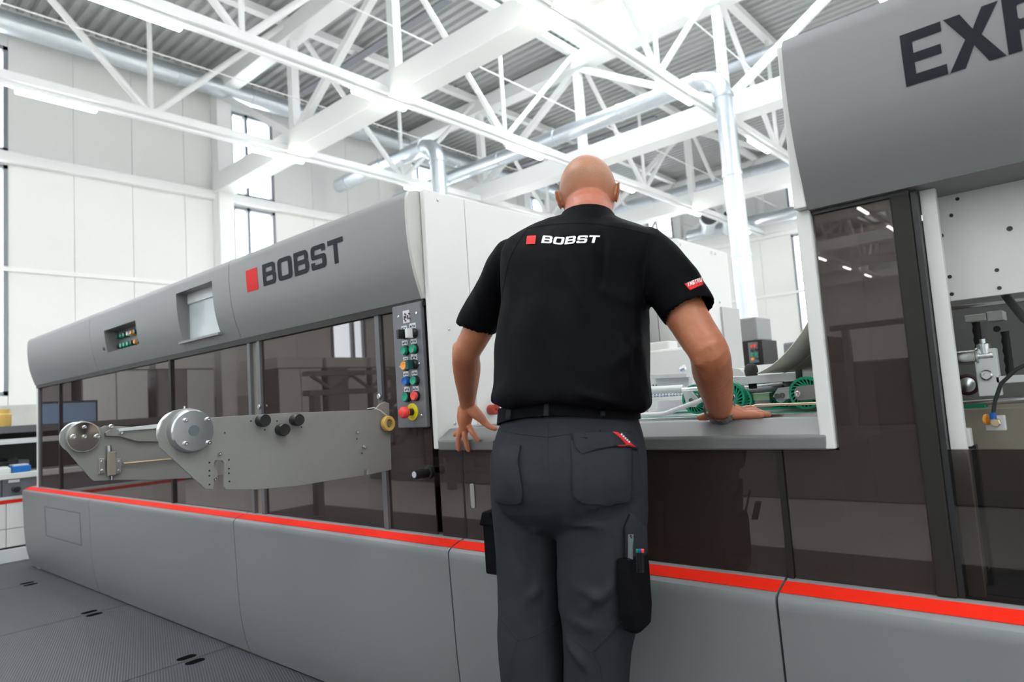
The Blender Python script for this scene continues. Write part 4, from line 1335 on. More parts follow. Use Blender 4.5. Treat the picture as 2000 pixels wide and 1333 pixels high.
for i in range(6):
    xa = -8.9 + i * 2.3
    MB().box(xa, xa + 2.2, -5.0, -3.55, 0.66, 1.25 + 0.15 * (i % 3)).build('cover', [M['grey_dark'], M['inner'], M['frame']][i % 3], ml, bevel=0.02)
    for k in range(3):
        MB().box(xa + 0.2 + k * 0.7, xa + 0.26 + k * 0.7, -3.56, -3.50, 0.66, 1.6 + 0.1 * k).build('upright', M['winframe'], ml)
    MB().box(xa + 0.1, xa + 2.1, -3.56, -3.50, 1.55, 1.60).build('hand_rail', M['winframe'], ml)
gt = thing('roller_gantry', 'dark steel trestle standing behind the camera', 'trestle', (-6.5, -1.0, 0))
for yy in (-2.9, -0.9):
    MB().box(-6.6, -6.5, yy - 0.04, yy + 0.04, 0, 1.3).build('leg', M['winframe'], gt)
MB().box(-6.62, -6.48, -3.0, -0.8, 1.3, 1.36).build('beam', M['winframe'], gt)
MB().box(-6.62, -6.48, -3.0, -0.8, 1.52, 1.57).build('beam', M['winframe'], gt)
for k in range(8):
    ya = -2.95 + k * 0.26
    MB().bar((-6.55, ya, 1.36 if k % 2 else 1.52), (-6.55, ya + 0.26, 1.52 if k % 2 else 1.36), 0.04, 0.03).build('lattice', M['winframe'], gt)

# ------------------------------------------------------------------ the man
PHI = math.radians(10)
FWD = Vector((-math.sin(PHI), math.cos(PHI), 0))
RGT = Vector((math.cos(PHI), math.sin(PHI), 0))
from mathutils import noise as NZ


def cdepth(p):
    return (p - CAM).dot(FW)


def ring_px(py, xl, xr, Yc, ratio, pw=2.3, n=40, tilt=0.0, kl=0.0, kr=0.0):
    """horizontal body cross-section whose visible width is given; superellipse in the man's own frame"""
    c = at((xl + xr) / 2, py, Y=Yc)
    w = (xr - xl) / 2 / F_PX * cdepth(c)
    d = Vector((c.x, c.y, 0)).normalized()
    ct = d.dot(FWD)
    st = d.dot(RGT)
    a = w / math.sqrt(ct * ct + ratio * ratio * st * st)
    return ring(c, a, a * ratio, pw, n, tilt, kl, kr)


def ring(c, a, b, pw=2.3, n=40, tilt=0.0, kl=0.0, kr=0.0):
    out = []
    for i in range(n):
        t = 2 * math.pi * i / n
        cs, sn = math.cos(t), math.sin(t)
        x = a * math.copysign(abs(cs) ** (2 / pw), cs)
        y = b * math.copysign(abs(sn) ** (2 / pw), sn)
        out.append(c + RGT * x + FWD * y + Vector((0, 0, tilt * y + (kr if x > 0 else kl) * x * abs(x) / a)))
    return out


def loft(b, rings, cap=True):
    n = len(rings[0])
    vs = [v for r in rings for v in r]
    fs = []
    for j in range(len(rings) - 1):
        for i in range(n):
            a, c = j * n + i, j * n + (i + 1) % n
            fs.append((a, c, c + n, a + n))
    if cap:
        fs.append(tuple(range(n))[::-1])
        fs.append(tuple(range((len(rings) - 1) * n, len(rings) * n)))
    b.add(vs, fs)


def limb(b, pts, n=20):
    """round limb through [(point, radius)] with rounded ends"""
    P = [Vector(p) for p, r in pts]
    rr = [r for p, r in pts]
    sp = spline([(*p, r) for p, r in zip(P, rr)], 5)
    C = [Vector(q[:3]) for q in sp]
    Rr = [q[3] for q in sp]
    d0, d1 = (C[0] - C[1]).normalized(), (C[-1] - C[-2]).normalized()
    pre = [(C[0] + d0 * Rr[0] * math.sin(a), Rr[0] * math.cos(a)) for a in (1.45, 1.1, 0.7, 0.35)]
    post = [(C[-1] + d1 * Rr[-1] * math.sin(a), Rr[-1] * math.cos(a)) for a in (0.35, 0.7, 1.1, 1.45)]
    seq = pre + list(zip(C, Rr)) + post
    b.tube([s[0] for s in seq], [s[1] for s in seq], n)


def remeshed(b, voxel, smooth=5, factor=0.5):
    me = bpy.data.meshes.new('tmp')
    me.from_pydata(b.v, [], b.f)
    bm = bmesh.new()
    bm.from_mesh(me)
    bmesh.ops.recalc_face_normals(bm, faces=bm.faces)
    bm.to_mesh(me)
    bm.free()
    o = bpy.data.objects.new('tmp', me)
    COL.objects.link(o)
    m = o.modifiers.new('r', 'REMESH')
    m.mode = 'VOXEL'
    m.voxel_size = voxel
    s = o.modifiers.new('s', 'SMOOTH')
    s.iterations = smooth
    s.factor = factor
    dg = bpy.context.evaluated_depsgraph_get()
    out = bpy.data.meshes.new_from_object(o.evaluated_get(dg))
    bpy.data.objects.remove(o)
    bpy.data.meshes.remove(me)
    return out


def smoothstep(a, b_, x):
    t = max(0.0, min(1.0, (x - a) / (b_ - a)))
    return t * t * (3 - 2 * t)


# ---- skeleton
S_L, E_L, W_L = at(1004, 505, Y=1.41), at(911, 690, Y=1.42), at(913, 792, Y=1.575)
S_R, E_R, W_R = at(1262, 488, Y=1.47), at(1384, 688, Y=1.44), at(1407, 806, Y=1.66)
HEADC = at(1148, 375, Y=1.53)
NECK0 = at(1146, 440, Y=1.44)

# ---- skin
b = MB()
# head: shaped skull with face, tipped forward
hv, hf = [], []
NU, NV = 48, 32
PHH = math.radians(30)
HF, HR_ = Vector((-math.sin(PHH), math.cos(PHH), 0)), Vector((math.cos(PHH), math.sin(PHH), 0))
tip = Matrix.Rotation(-math.radians(24), 3, HR_)
def head_pt(u, v):
    """u around (0 = right, pi/2 = front), v from top (0) to bottom (pi)"""
    x, y, z = math.sin(v) * math.cos(u), math.sin(v) * math.sin(u), math.cos(v)
    px_, py_, pz_ = 0.0785 * x, 0.098 * y, 0.102 * z
    low = smoothstep(0.1, -0.8, z)
    px_ *= 1 - 0.24 * low * (0.4 + 0.6 * max(0, y))
    py_ += 0.026 * low
    pz_ -= 0.022 * low * max(0, y)
    if y < 0:
        py_ *= 1 + 0.10 * smoothstep(-0.1, -0.9, z)
        px_ *= 1 - 0.02 * smoothstep(-0.2, -0.9, z)
    fr = max(0, y)
    py_ += 0.024 * math.exp(-((x / 0.16) ** 2)) * math.exp(-(((z + 0.15) / 0.22) ** 2)) * (fr > 0.5)       # nose
    py_ -= 0.012 * math.exp(-(((abs(x) - 0.38) / 0.16) ** 2)) * math.exp(-(((z - 0.04) / 0.13) ** 2)) * (fr > 0.3)   # eye sockets
    py_ += 0.006 * math.exp(-((x / 0.3) ** 2)) * math.exp(-(((z + 0.50) / 0.07) ** 2)) * (fr > 0.3)        # mouth
    py_ += 0.006 * math.exp(-(((z - 0.2) / 0.1) ** 2)) * (fr > 0.4)                                        # brow
    return Vector((px_, py_, pz_))
def head_w(q):
    q = HR_ * q.x + HF * q.y + Vector((0, 0, q.z))
    return HEADC + tip @ q
hv.append(head_w(head_pt(0, 0.0001)))
for j in range(1, NV):
    for i in range(NU):
        hv.append(head_w(head_pt(2 * math.pi * i / NU, math.pi * j / NV)))
hv.append(head_w(head_pt(0, math.pi)))
for i in range(NU):
    hf.append((0, 1 + i, 1 + (i + 1) % NU))
    hf.append((len(hv) - 1, 1 + (NV - 2) * NU + (i + 1) % NU, 1 + (NV - 2) * NU + i))
for j in range(NV - 2):
    for i in range(NU):
        a, c = 1 + j * NU + i, 1 + j * NU + (i + 1) % NU
        hf.append((a, a + NU, c + NU, c))
b.add(hv, hf)
# ears: flattened curled shells at the sides
for s in (-1, 1):
    base = Vector((s * 0.0775, 0.004, -0.018))
    ev = []
    for j in range(11):
        v = -1 + 2 * j / 10
        hgt = 0.0335 * v
        wid = 0.0185 * math.sqrt(max(0.05, 1 - v * v)) * (1.0 if v > -0.2 else 0.82)
        for i in range(12):
            u = 2 * math.pi * i / 12
            q = Vector((0.0042 * math.cos(u) * math.sqrt(max(0.05, 1 - v * v)), -wid * math.sin(u) - 0.010 * (1 if v > -0.3 else 0.6), hgt))
            q.x = s * (q.x + 0.0105 * smoothstep(0.006, -0.030, q.y) + 0.003 * v)
            ev.append(head_w(base + q))
    ef = [(j * 12 + i, j * 12 + (i + 1) % 12, (j + 1) * 12 + (i + 1) % 12, (j + 1) * 12 + i) for j in range(10) for i in range(12)]
    ef += [tuple(range(12))[::-1], tuple(range(120, 132))]
    b.add(ev, ef)
limb(b, [(NECK0 - Vector((0, 0, 0.05)), 0.068), (NECK0 + Vector((0, 0.01, 0.02)), 0.062), (HEADC + tip @ (HF * -0.006 + Vector((0, 0, -0.070))), 0.064), (HEADC + tip @ (HF * 0.0 + Vector((0, 0, -0.02))), 0.056)], 24)
# trunk and legs under the clothes
loft(b, [ring(at(1106, 1000, Y=1.335), 0.13, 0.085), ring(at(1108, 880, Y=1.33), 0.145, 0.10), ring(at(1110, 760, Y=1.335), 0.13, 0.09), ring(at(1115, 620, Y=1.37), 0.14, 0.09), ring(at(1128, 520, Y=1.41), 0.14, 0.075), ring(at(1140, 460, Y=1.435), 0.10, 0.07)])
for cx, dy in ((1038, -0.016), (1168, 0.016)):
    k = at(cx, 1240, Y=1.33 + dy)
    f_ = Vector((k.x, 1.31 + dy, 0.09))
    limb(b, [(at(cx, 960, Y=1.33 + dy), 0.062), (at(cx, 1080, Y=1.335 + dy), 0.054), (k, 0.043), (Vector((f_.x, f_.y, 0.30)), 0.040), (f_, 0.034)], 18)
# arms
uL = (E_L - S_L).normalized()
limb(b, [(S_L.lerp(E_L, 0.15), 0.044), (S_L.lerp(E_L, 0.5), 0.048), (S_L.lerp(E_L, 0.85), 0.043), (E_L, 0.041), (E_L.lerp(W_L, 0.28), 0.043), (E_L.lerp(W_L, 0.62), 0.035), (E_L.lerp(W_L, 0.88), 0.0275), (W_L, 0.0265)], 22)
limb(b, [(E_L + Vector((-0.010, -0.008, 0.012)), 0.030), (E_L + Vector((-0.013, -0.012, -0.012)), 0.026)], 12)
limb(b, [(S_R.lerp(E_R, 0.15), 0.046), (S_R.lerp(E_R, 0.5), 0.051), (S_R.lerp(E_R, 0.82), 0.047), (E_R, 0.045), (E_R.lerp(W_R, 0.28), 0.046), (E_R.lerp(W_R, 0.62), 0.040), (E_R.lerp(W_R, 0.88), 0.0315), (W_R, 0.0290)], 22)
limb(b, [(E_R + Vector((-0.004, -0.014, 0.012)), 0.032), (E_R + Vector((-0.006, -0.016, -0.012)), 0.028)], 12)
# left hand: palm outwards, fingers spread down over the ledge
def H(px, py, Y):
    return at(px, py, Y=Y)
limb(b, [(W_L, 0.0255), (H(912, 806, 1.574), 0.024), (H(909, 822, 1.578), 0.0215), (H(909, 836, 1.582), 0.0155)], 16)
limb(b, [(H(905, 800, 1.574), 0.020), (H(903, 818, 1.578), 0.0185), (H(904, 834, 1.584), 0.0135)], 14)
limb(b, [(H(920, 798, 1.572), 0.020), (H(930, 808, 1.576), 0.0195), (H(940, 818, 1.584), 0.0155), (H(949, 828, 1.592), 0.0115), (H(959, 835, 1.597), 0.0100), (H(967, 838, 1.600), 0.0082)], 14)
for ch in (((904, 832, 1.584, .0105), (896, 843, 1.585, .0090), (888, 850, 1.586, .0078)),
           ((904, 836, 1.584, .0110), (897, 850, 1.582, .0098), (895, 866, 1.584, .0090), (896, 879, 1.588, .0078)),
           ((910, 838, 1.583, .0112), (908, 852, 1.580, .0100), (911, 868, 1.583, .0092), (915, 880, 1.588, .0080)),
           ((916, 834, 1.583, .0108), (922, 844, 1.580, .0100), (928, 853, 1.583, .0090), (934, 861, 1.588, .0078))):
    limb(b, [(H(p[0], p[1], p[2]), p[3]) for p in ch], 12)
# right hand: flat on the table edge, fingers to the right
HZ = 1.023
def T(px, py, Y, r):
    p = at(px, py, Y=Y)
    p.z = max(p.z, HZ + r * 0.92)
    return (p, r)
limb(b, [(W_R, 0.0280), T(1420, 812, 1.675, 0.024), T(1438, 814, 1.685, 0.0195), T(1452, 815, 1.69, 0.0150)], 16)
limb(b, [(W_R, 0.0230), T(1424, 806, 1.70, 0.022), T(1446, 808, 1.715, 0.0155)], 16)
limb(b, [(W_R + Vector((0.0, -0.01, -0.006)), 0.0220), T(1424, 819, 1.655, 0.020), T(1446, 819, 1.665, 0.0140)], 16)
for ch in (((1446, 819, 1.665, .0115), (1464, 816, 1.668, .0105), (1480, 820, 1.67, .0088), (1488, 823, 1.67, .0078)),
           ((1450, 815, 1.685, .0122), (1474, 811, 1.69, .0110), (1492, 816, 1.692, .0092), (1502, 820, 1.692, .0080)),
           ((1450, 811, 1.705, .0120), (1472, 804, 1.71, .0108), (1486, 807, 1.712, .0092), (1496, 812, 1.712, .0080)),
           ((1446, 807, 1.72, .0120), (1462, 799, 1.73, .0106), (1476, 803, 1.735, .0092), (1486, 809, 1.735, .0080)),
           ((1404, 813, 1.66, .0150), (1392, 817, 1.655, .0125), (1380, 821, 1.648, .0105), (1367, 824, 1.645, .0085))):
    limb(b, [T(*p) for p in ch], 12)
skin_me = remeshed(b, 0.0034, 4, 0.5)
# arm muscles, tendons and fine folds
at_st = skin_me.attributes.new('stubble', 'FLOAT', 'POINT')
at_rd = skin_me.attributes.new('flush', 'FLOAT', 'POINT')
at_tn = skin_me.attributes.new('tan', 'FLOAT', 'POINT')
inv = tip.inverted()
skin_me.calc_loop_triangles()
nrm = [v.normal.copy() for v in skin_me.vertices]
for i, v in enumerate(skin_me.vertices):
    p = v.co
    q = inv @ (p - HEADC)
    lx, ly, lz = q.dot(HR_), q.dot(HF), q.z
    st = 0.0
    rd = 0.25
    if p.z > 1.5 and abs(lx) < 0.12 and abs(ly) < 0.13:
        back = smoothstep(0.06, -0.02, ly)
        bald = smoothstep(0.080, 0.062, lz + 0.020 * NZ.noise(p * 40)) if abs(lx) < 0.055 else smoothstep(0.1, 0.08, lz)
        nape = smoothstep(-0.080, 0.0, lz + 0.022 * NZ.noise(p * 38))
        st = bald * nape * (0.35 + 0.65 * back)
        rd = 0.25 + 0.75 * smoothstep(0.03, -0.10, lz)
    elif p.z < 1.4:
        v.co = p + nrm[i] * (0.0010 * NZ.noise(Vector((p.x * 30, p.y * 30, p.z * 16))) + 0.0006 * NZ.noise(p * 110))
        rd = 0.55 * smoothstep(1.11, 1.06, p.z)
    at_st.data[i].value = st
    at_rd.data[i].value = rd
    at_tn.data[i].value = smoothstep(1.06, 1.12, p.z) if p.z < 1.45 else 0.0

skin = bpy.data.materials.new('skin')
skin.use_nodes = True
nt = skin.node_tree
bs = nt.nodes['Principled BSDF']
bs.inputs['Roughness'].default_value = 0.46
bs.inputs['Subsurface Weight'].default_value = 0.10
bs.inputs['Subsurface Radius'].default_value = (0.012, 0.005, 0.003)
bs.inputs['Subsurface Scale'].default_value = 0.6
def attr(nm):
    a = nt.nodes.new('ShaderNodeAttribute')
    a.attribute_name = nm
    return a.outputs['Fac']
def mixc(f, a, c):
    m = nt.nodes.new('ShaderNodeMix')
    m.data_type = 'RGBA'
    for sock, val in ((m.inputs[0], f), (m.inputs[6], a), (m.inputs[7], c)):
        if isinstance(val, (tuple, float)):
            sock.default_value = val
        else:
            nt.links.new(val, sock)
    return m.outputs[2]
tc = nt.nodes.new('ShaderNodeTexCoord')
n1 = nt.nodes.new('ShaderNodeTexNoise')
n1.inputs['Scale'].default_value = 22
n1.inputs['Detail'].default_value = 5
nt.links.new(tc.outputs['Object'], n1.inputs['Vector'])
n2 = nt.nodes.new('ShaderNodeTexNoise')
n2.inputs['Scale'].default_value = 420
nt.links.new(tc.outputs['Object'], n2.inputs['Vector'])
c0 = mixc(n1.outputs[0], (0.52, 0.200, 0.098, 1), (0.63, 0.265, 0.135, 1))
c1 = mixc(attr('flush'), c0, (0.42, 0.128, 0.074, 1))
ct_ = mixc(n1.outputs[0], (0.33, 0.108, 0.050, 1), (0.49, 0.185, 0.090, 1))
c2 = mixc(attr('tan'), c1, ct_)
mm = nt.nodes.new('ShaderNodeMath')
mm.operation = 'MULTIPLY'
mr = nt.nodes.new('ShaderNodeMapRange')
mr.inputs['From Min'].default_value = 0.35
mr.inputs['From Max'].default_value = 0.65
mr.inputs['To Min'].default_value = 0.35
mr.inputs['To Max'].default_value = 0.95
nt.links.new(n2.outputs[0], mr.inputs[0])
nt.links.new(attr('stubble'), mm.inputs[0])
nt.links.new(mr.outputs[0], mm.inputs[1])
c3 = mixc(mm.outputs[0], c2, (0.29, 0.150, 0.085, 1))
nt.links.new(c3, bs.inputs['Base Color'])
bpn = nt.nodes.new('ShaderNodeBump')
bpn.inputs['Strength'].default_value = 0.2
bpn.inputs['Distance'].default_value = 0.001
nt.links.new(n2.outputs[0], bpn.inputs['Height'])
nt.links.new(bpn.outputs[0], bs.inputs['Normal'])

man = link('person', skin_me, skin, None, True)
for p_ in skin_me.polygons:
    p_.use_smooth = True
tag(man, 'bald person seen from behind in black work shirt, leaning with both hands on machine ledge', 'person')

# ---- shirt
def cloth(name, col, rough=0.85, bsc=900.0):
    m = mat(name, col, rough, 0, 0.10, 60, 0.35, bsc, spec=0.06)
    m.node_tree.nodes['Principled BSDF'].inputs['Sheen Weight'].default_value = 0.0
    m.node_tree.nodes['Principled BSDF'].inputs['Sheen Roughness'].default_value = 0.5
    return m
black_cloth = cloth('black_shirt_cloth', (0.0026, 0.0026, 0.0035), 0.62)
black_cloth.node_tree.nodes['Principled BSDF'].inputs['Specular IOR Level'].default_value = 0.05
trouser_cloth = cloth('charcoal_trouser_cloth', (0.031, 0.0335, 0.038))
dark_cloth = cloth('black_pocket_cloth', (0.006, 0.006, 0.007))

rows = [(786, 986, 1232, 1.33, .70, 2.3, -.10, -.10), (790, 975, 1248, 1.33, .73, 2.3, -.06, -.14), (789, 965, 1260, 1.33, .76, 2.3, -.04, -.16), (780, 958, 1266, 1.33, .77, 2.3, -.04, -.14), (762, 957, 1266, 1.33, .76, 2.3, 0, -.08), (735, 963, 1264, 1.335, .74, 2.3, 0, 0), (700, 966, 1263, 1.345, .72, 2.3, 0, 0), (660, 968, 1259, 1.36, .70, 2.3, 0, 0),
        (620, 972, 1259, 1.375, .68, 2.3, 0, 0), (580, 976, 1264, 1.39, .64, 2.3, -.03, -.03), (545, 974, 1272, 1.40, .60, 2.3, -.06, -.06), (515, 974, 1282, 1.41, .56, 2.3, -.12, -.10), (490, 978, 1286, 1.42, .52, 2.4, -.14, -.12), (470, 990, 1282, 1.425, .48, 2.4, -.16, -.13), (455, 1010, 1270, 1.43, .46, 2.2, -.17, -.14), (442, 1040, 1246, 1.435, .48, 2.0, -.18, -.16), (430, 1072, 1214, 1.44, .60, 2.0, -.20, -.20), (421, 1097, 1196, 1.445, .85, 2.0, -.12, -.12)]
rows = [r[:6] + (40, 0.0) + r[6:] for r in rows]
b = MB()
loft(b, [ring_px(*r) for r in rows])
HL, HR = at(929, 641, Y=1.42), at(1348, 604, Y=1.452)
limb(b, [(S_L.lerp(HL, 0.0), 0.062), (S_L.lerp(HL, 0.3), 0.066), (S_L.lerp(HL, 0.65), 0.062)], 26)
limb(b, [(S_R.lerp(HR, 0.0), 0.060), (S_R.lerp(HR, 0.3), 0.069), (S_R.lerp(HR, 0.65), 0.068)], 26)
def sleeve(b, S, Hc, e0, e1, r0, back):
    """tube whose end ring passes through hem points e0 and e1 (opposite sides)"""
    ax = (Hc - S).normalized()
    hx = (e1 - e0) / 2
    mid = (e0 + e1) / 2
    hy = ax.cross(hx.normalized()).normalized() * back
    ux = (hx - ax * hx.dot(ax)).normalized()
    uy = ax.cross(ux).normalized()
    rings = []
    for t in (0.0, 0.25, 0.5, 0.75, 0.9, 1.0):
        c = S.lerp(mid, t)
        rr = r0 * (1 - t) + hx.length * t
        X_ = (ux * r0).lerp(hx, smoothstep(0.2, 1, t))
        Y_ = (uy * r0).lerp(hy, t)
        rings.append([c + X_ * math.cos(2 * math.pi * i / 28) + Y_ * math.sin(2 * math.pi * i / 28) for i in range(28)])
    loft(b, rings)
    return mid, hx.cross(hy).normalized() * (1 if hx.cross(hy).dot(ax) > 0 else -1)
cutL = sleeve(b, S_L.lerp(HL, 0.15), HL, at(901, 628, Y=1.42), at(956, 655, Y=1.41), 0.062, 0.056)
cutR = sleeve(b, S_R.lerp(HR, 0.15), HR, at(1302, 635, Y=1.43), at(1395, 583, Y=1.46), 0.066, 0.060)
shirt_me = remeshed(b, 0.0062, 6, 0.5)


def carve(me, fn):
    me.calc_loop_triangles()
    nr = [v.normal.copy() for v in me.vertices]
    for i, v in enumerate(me.vertices):
        v.co = v.co + nr[i] * fn(v.co, nr[i])


def px_of(p):
    d = p - CAM
    z = d.dot(FW)
    return 1000 + F_PX * d.dot(RX) / z, 666.5 + F_PX * d.dot(DN) / z


def fold(p, a, c, w):
    """1 on the line between two points, falling off with distance w"""
    ab = c - a
    t = max(0, min(1, (p - a).dot(ab) / ab.length_squared))
    d = (p - a - ab * t).length
    e = math.sin(math.pi * min(1, max(0.03, t)) ** 0.7)
    return math.exp(-(d / w) ** 2) * e


SF = [((1190, 452, 1.33), (1195, 640, 1.27), .013, .007), ((1175, 455, 1.34), (1165, 600, 1.28), .010, -.005), ((1258, 470, 1.38), (1250, 640, 1.33), .012, .007), ((1100, 500, 1.32), (1170, 660, 1.24), .016, .005),
      ((1020, 500, 1.36), (985, 620, 1.33), .012, .006), ((990, 560, 1.37), (1000, 720, 1.27), .014, .005), ((1245, 600, 1.36), (1150, 560, 1.29), .012, .004), ((1280, 500, 1.42), (1262, 610, 1.40), .012, .008),
      ((1300, 520, 1.42), (1290, 600, 1.40), .010, -.005), ((1255, 660, 1.36), (1180, 730, 1.24), .014, .005), ((970, 680, 1.33), (1060, 740, 1.23), .014, .005), ((1060, 640, 1.25), (1110, 770, 1.21), .016, .004),
      ((1215, 640, 1.30), (1235, 770, 1.29), .014, .006), ((1000, 770, 1.28), (1090, 790, 1.21), .010, .006), ((1130, 770, 1.21), (1225, 790, 1.27), .010, .006), ((955, 600, 1.40), (975, 520, 1.40), .010, .004)]
SFW = [(at(*a[:2], Y=a[2]), at(*c[:2], Y=c[2]), w, h) for a, c, w, h in SF]
def shirt_fn(p, n):
    d = 0.009 * NZ.noise(Vector((p.x * 11, p.y * 11, p.z * 4.5))) + 0.002 * NZ.noise(Vector((p.x * 26 + p.z * 9, p.y * 26, p.z * 12)))
    low = smoothstep(1.20, 1.09, p.z)
    d += low * 0.006 * NZ.noise(Vector((p.x * 24, p.y * 24, p.z * 16)))
    for a, c, w, h in SFW:
        if (p - a).length < 0.45:
            d += 2.5 * h * fold(p, a, c, w)
    return d
carve(shirt_me, shirt_fn)
bm = bmesh.new()
bm.from_mesh(shirt_me)
bm.faces.ensure_lookup_table()
kill = []
for f in bm.faces:
    c = f.calc_center_median()
    for mid, ax in (cutL, cutR):
        if (c - mid).length < 0.085 and abs((c - mid).dot(ax)) < 0.02 and f.normal.dot(ax) > 0.62:
            kill.append(f)
            break
bmesh.ops.delete(bm, geom=kill, context='FACES')
loose = [v for v in bm.verts if not v.link_faces]
bmesh.ops.delete(bm, geom=loose, context='VERTS')
bm.to_mesh(shirt_me)
bm.free()
shirt = link('shirt', shirt_me, black_cloth, man)
for p_ in shirt_me.polygons:
    p_.use_smooth = True
so = shirt.modifiers.new('thick', 'SOLIDIFY')
so.thickness = 0.0022
so.offset = -1


def bvh_of(me):
    return BVHTree.FromPolygons([v.co.copy() for v in me.vertices], [tuple(p.vertices) for p in me.polygons])


BV_S = bvh_of(shirt_me)


def hit(bv, px, py, off=0.001, Yg=1.35):
    d = (RX * (px - 1000) + DN * (py - 666.5) + FW * F_PX).normalized()
    loc, nor, idx, dist = bv.ray_cast(CAM, d)
    if loc is None:
        loc, nor, idx, dist = bv.find_nearest(at(px, py, Y=Yg))
    if nor.dot(d) > 0:
        nor = -nor
    return loc + nor * off


def seam(bv, name, pts, mt, parent, r=0.0011, off=0.0, Yg=1.35):
    q = spline(pts, 8) if len(pts) > 2 else [tuple(Vector(pts[0]).lerp(Vector(pts[1]), i / 10)) for i in range(11)]
    return MB().tube([hit(bv, x, y, off, Yg) for x, y in q], r, 6).build(name, mt, parent, smooth=True)


def patch(bv, name, poly, mt, parent, off=0.002, th=0.003, n=16, Yg=1.35, puff=0.0):
    """piece of cloth laid on a surface, with its own thickness"""
    xs = [p[0] for p in poly]
    ys_ = [p[1] for p in poly]
    bm = flat_mesh([poly], [min(ys_) + (max(ys_) - min(ys_)) * (i + 1) / (n + 1) for i in range(n)], [min(xs) + (max(xs) - min(xs)) * (i + 1) / (n + 1) for i in range(n)])
    cx, cy = sum(xs) / len(xs), sum(ys_) / len(ys_)
    hx, hy = (max(xs) - min(xs)) / 2, (max(ys_) - min(ys_)) / 2
    for v in bm.verts:
        e = max(abs(v.co.x - cx) / hx, abs(v.co.y - cy) / hy)
        v.co = hit(bv, v.co.x, v.co.y, off + th + puff * max(0, 1 - e * e), Yg)
    bmesh.ops.recalc_face_normals(bm, faces=bm.faces)
    fc = bm.faces[:]
    if fc and sum((f.normal.dot(f.calc_center_median() - CAM) for f in fc)) > 0:
        bmesh.ops.reverse_faces(bm, faces=fc)
    me = bpy.data.meshes.new(name)
    bm.to_mesh(me)
    bm.free()
    o = link(name, me, mt, parent)
    for p_ in me.polygons:
        p_.use_smooth = True
    s = o.modifiers.new('thick', 'SOLIDIFY')
    s.thickness = th + off
    s.offset = -1
    return o


# collar: stand and folded leaf
cb_ = MB()
crs = []
for (py, xl, xr, Y, ra, tl_) in ((446, 1074, 1214, 1.435, .78, -0.08), (434, 1088, 1204, 1.443, .82, -0.14), (424, 1094, 1199, 1.450, .86, -0.22), (421, 1096, 1197, 1.452, .87, -0.24), (424, 1101, 1192, 1.450, .86, -0.22), (440, 1101, 1192, 1.446, .86, -0.14)):
    crs.append(ring_px(py, xl, xr, Y, ra, 2.0, 40, tl_))
loft(cb_, crs, False)
col_ = cb_.build('collar', black_cloth, shirt, smooth=60)
for nm, pts in (('yoke_seam', [(1030, 447), (1085, 438), (1150, 437), (1215, 446), (1266, 458)]), ('armhole_seam', [(1268, 455), (1262, 500), (1256, 560), (1261, 604)]), ('armhole_seam', [(1030, 447), (998, 500), (984, 560), (974, 620)]),
                ('sleeve_hem_seam', [(1300, 622), (1330, 600), (1360, 584), (1382, 572)])):
    seam(BV_S, nm, pts, dark_cloth, shirt, 0.0014, -0.0004)
# printed logo on the back
def back_dip(x):
    return 3.2 * math.exp(-((x - 1098) / 22) ** 2)
wp, ww = word_polys('BOBST', 20, 14.5, 2.4, 0.25)
k = 111 / ww
wp = [[(1057.5 + u * k, -(475.5 - v)) for u, v in p] for p in wp]
decal('logo_lettering', wp, lambda u, v: hit(BV_S, u, -v + back_dip(u), 0.0018), mat('white_print', (0.72, 0.72, 0.72), 0.6), shirt, 5, 30)
decal('logo_square', [[(1028, -478), (1045.5, -477.5), (1047.5, -461), (1030, -462)]], lambda u, v: hit(BV_S, u, -v, 0.0018), M['redlogo'], shirt, 4, 4)
bd = [[(1337, -556), (1371, -543), (1384, -552), (1347, -569)]]
badge_poly = [(1337, 555), (1350, 551), (1366, 544), (1372, 551), (1373, 557), (1360, 562), (1348, 568), (1343, 563)]
patch(BV_S, 'sleeve_badge', badge_poly, M['redlogo'], shirt, 0.0012, 0.0008, 6, 1.45)
wp, ww = word_polys('INSTRU', 5.0, 8.0, 0.9)
ca, sa = math.cos(math.radians(20)), math.sin(math.radians(20))
wp = [[(1343 + (u * 0.82) * ca - v * 0.15, -(561.5 - (u * 0.82) * sa - v)) for u, v in p] for p in wp]
decal('badge_lettering', wp, lambda u, v: hit(BV_S, u, -v, 0.0034, 1.45), mat('white_thread', (0.75, 0.75, 0.74), 0.7), shirt, 2, 12)

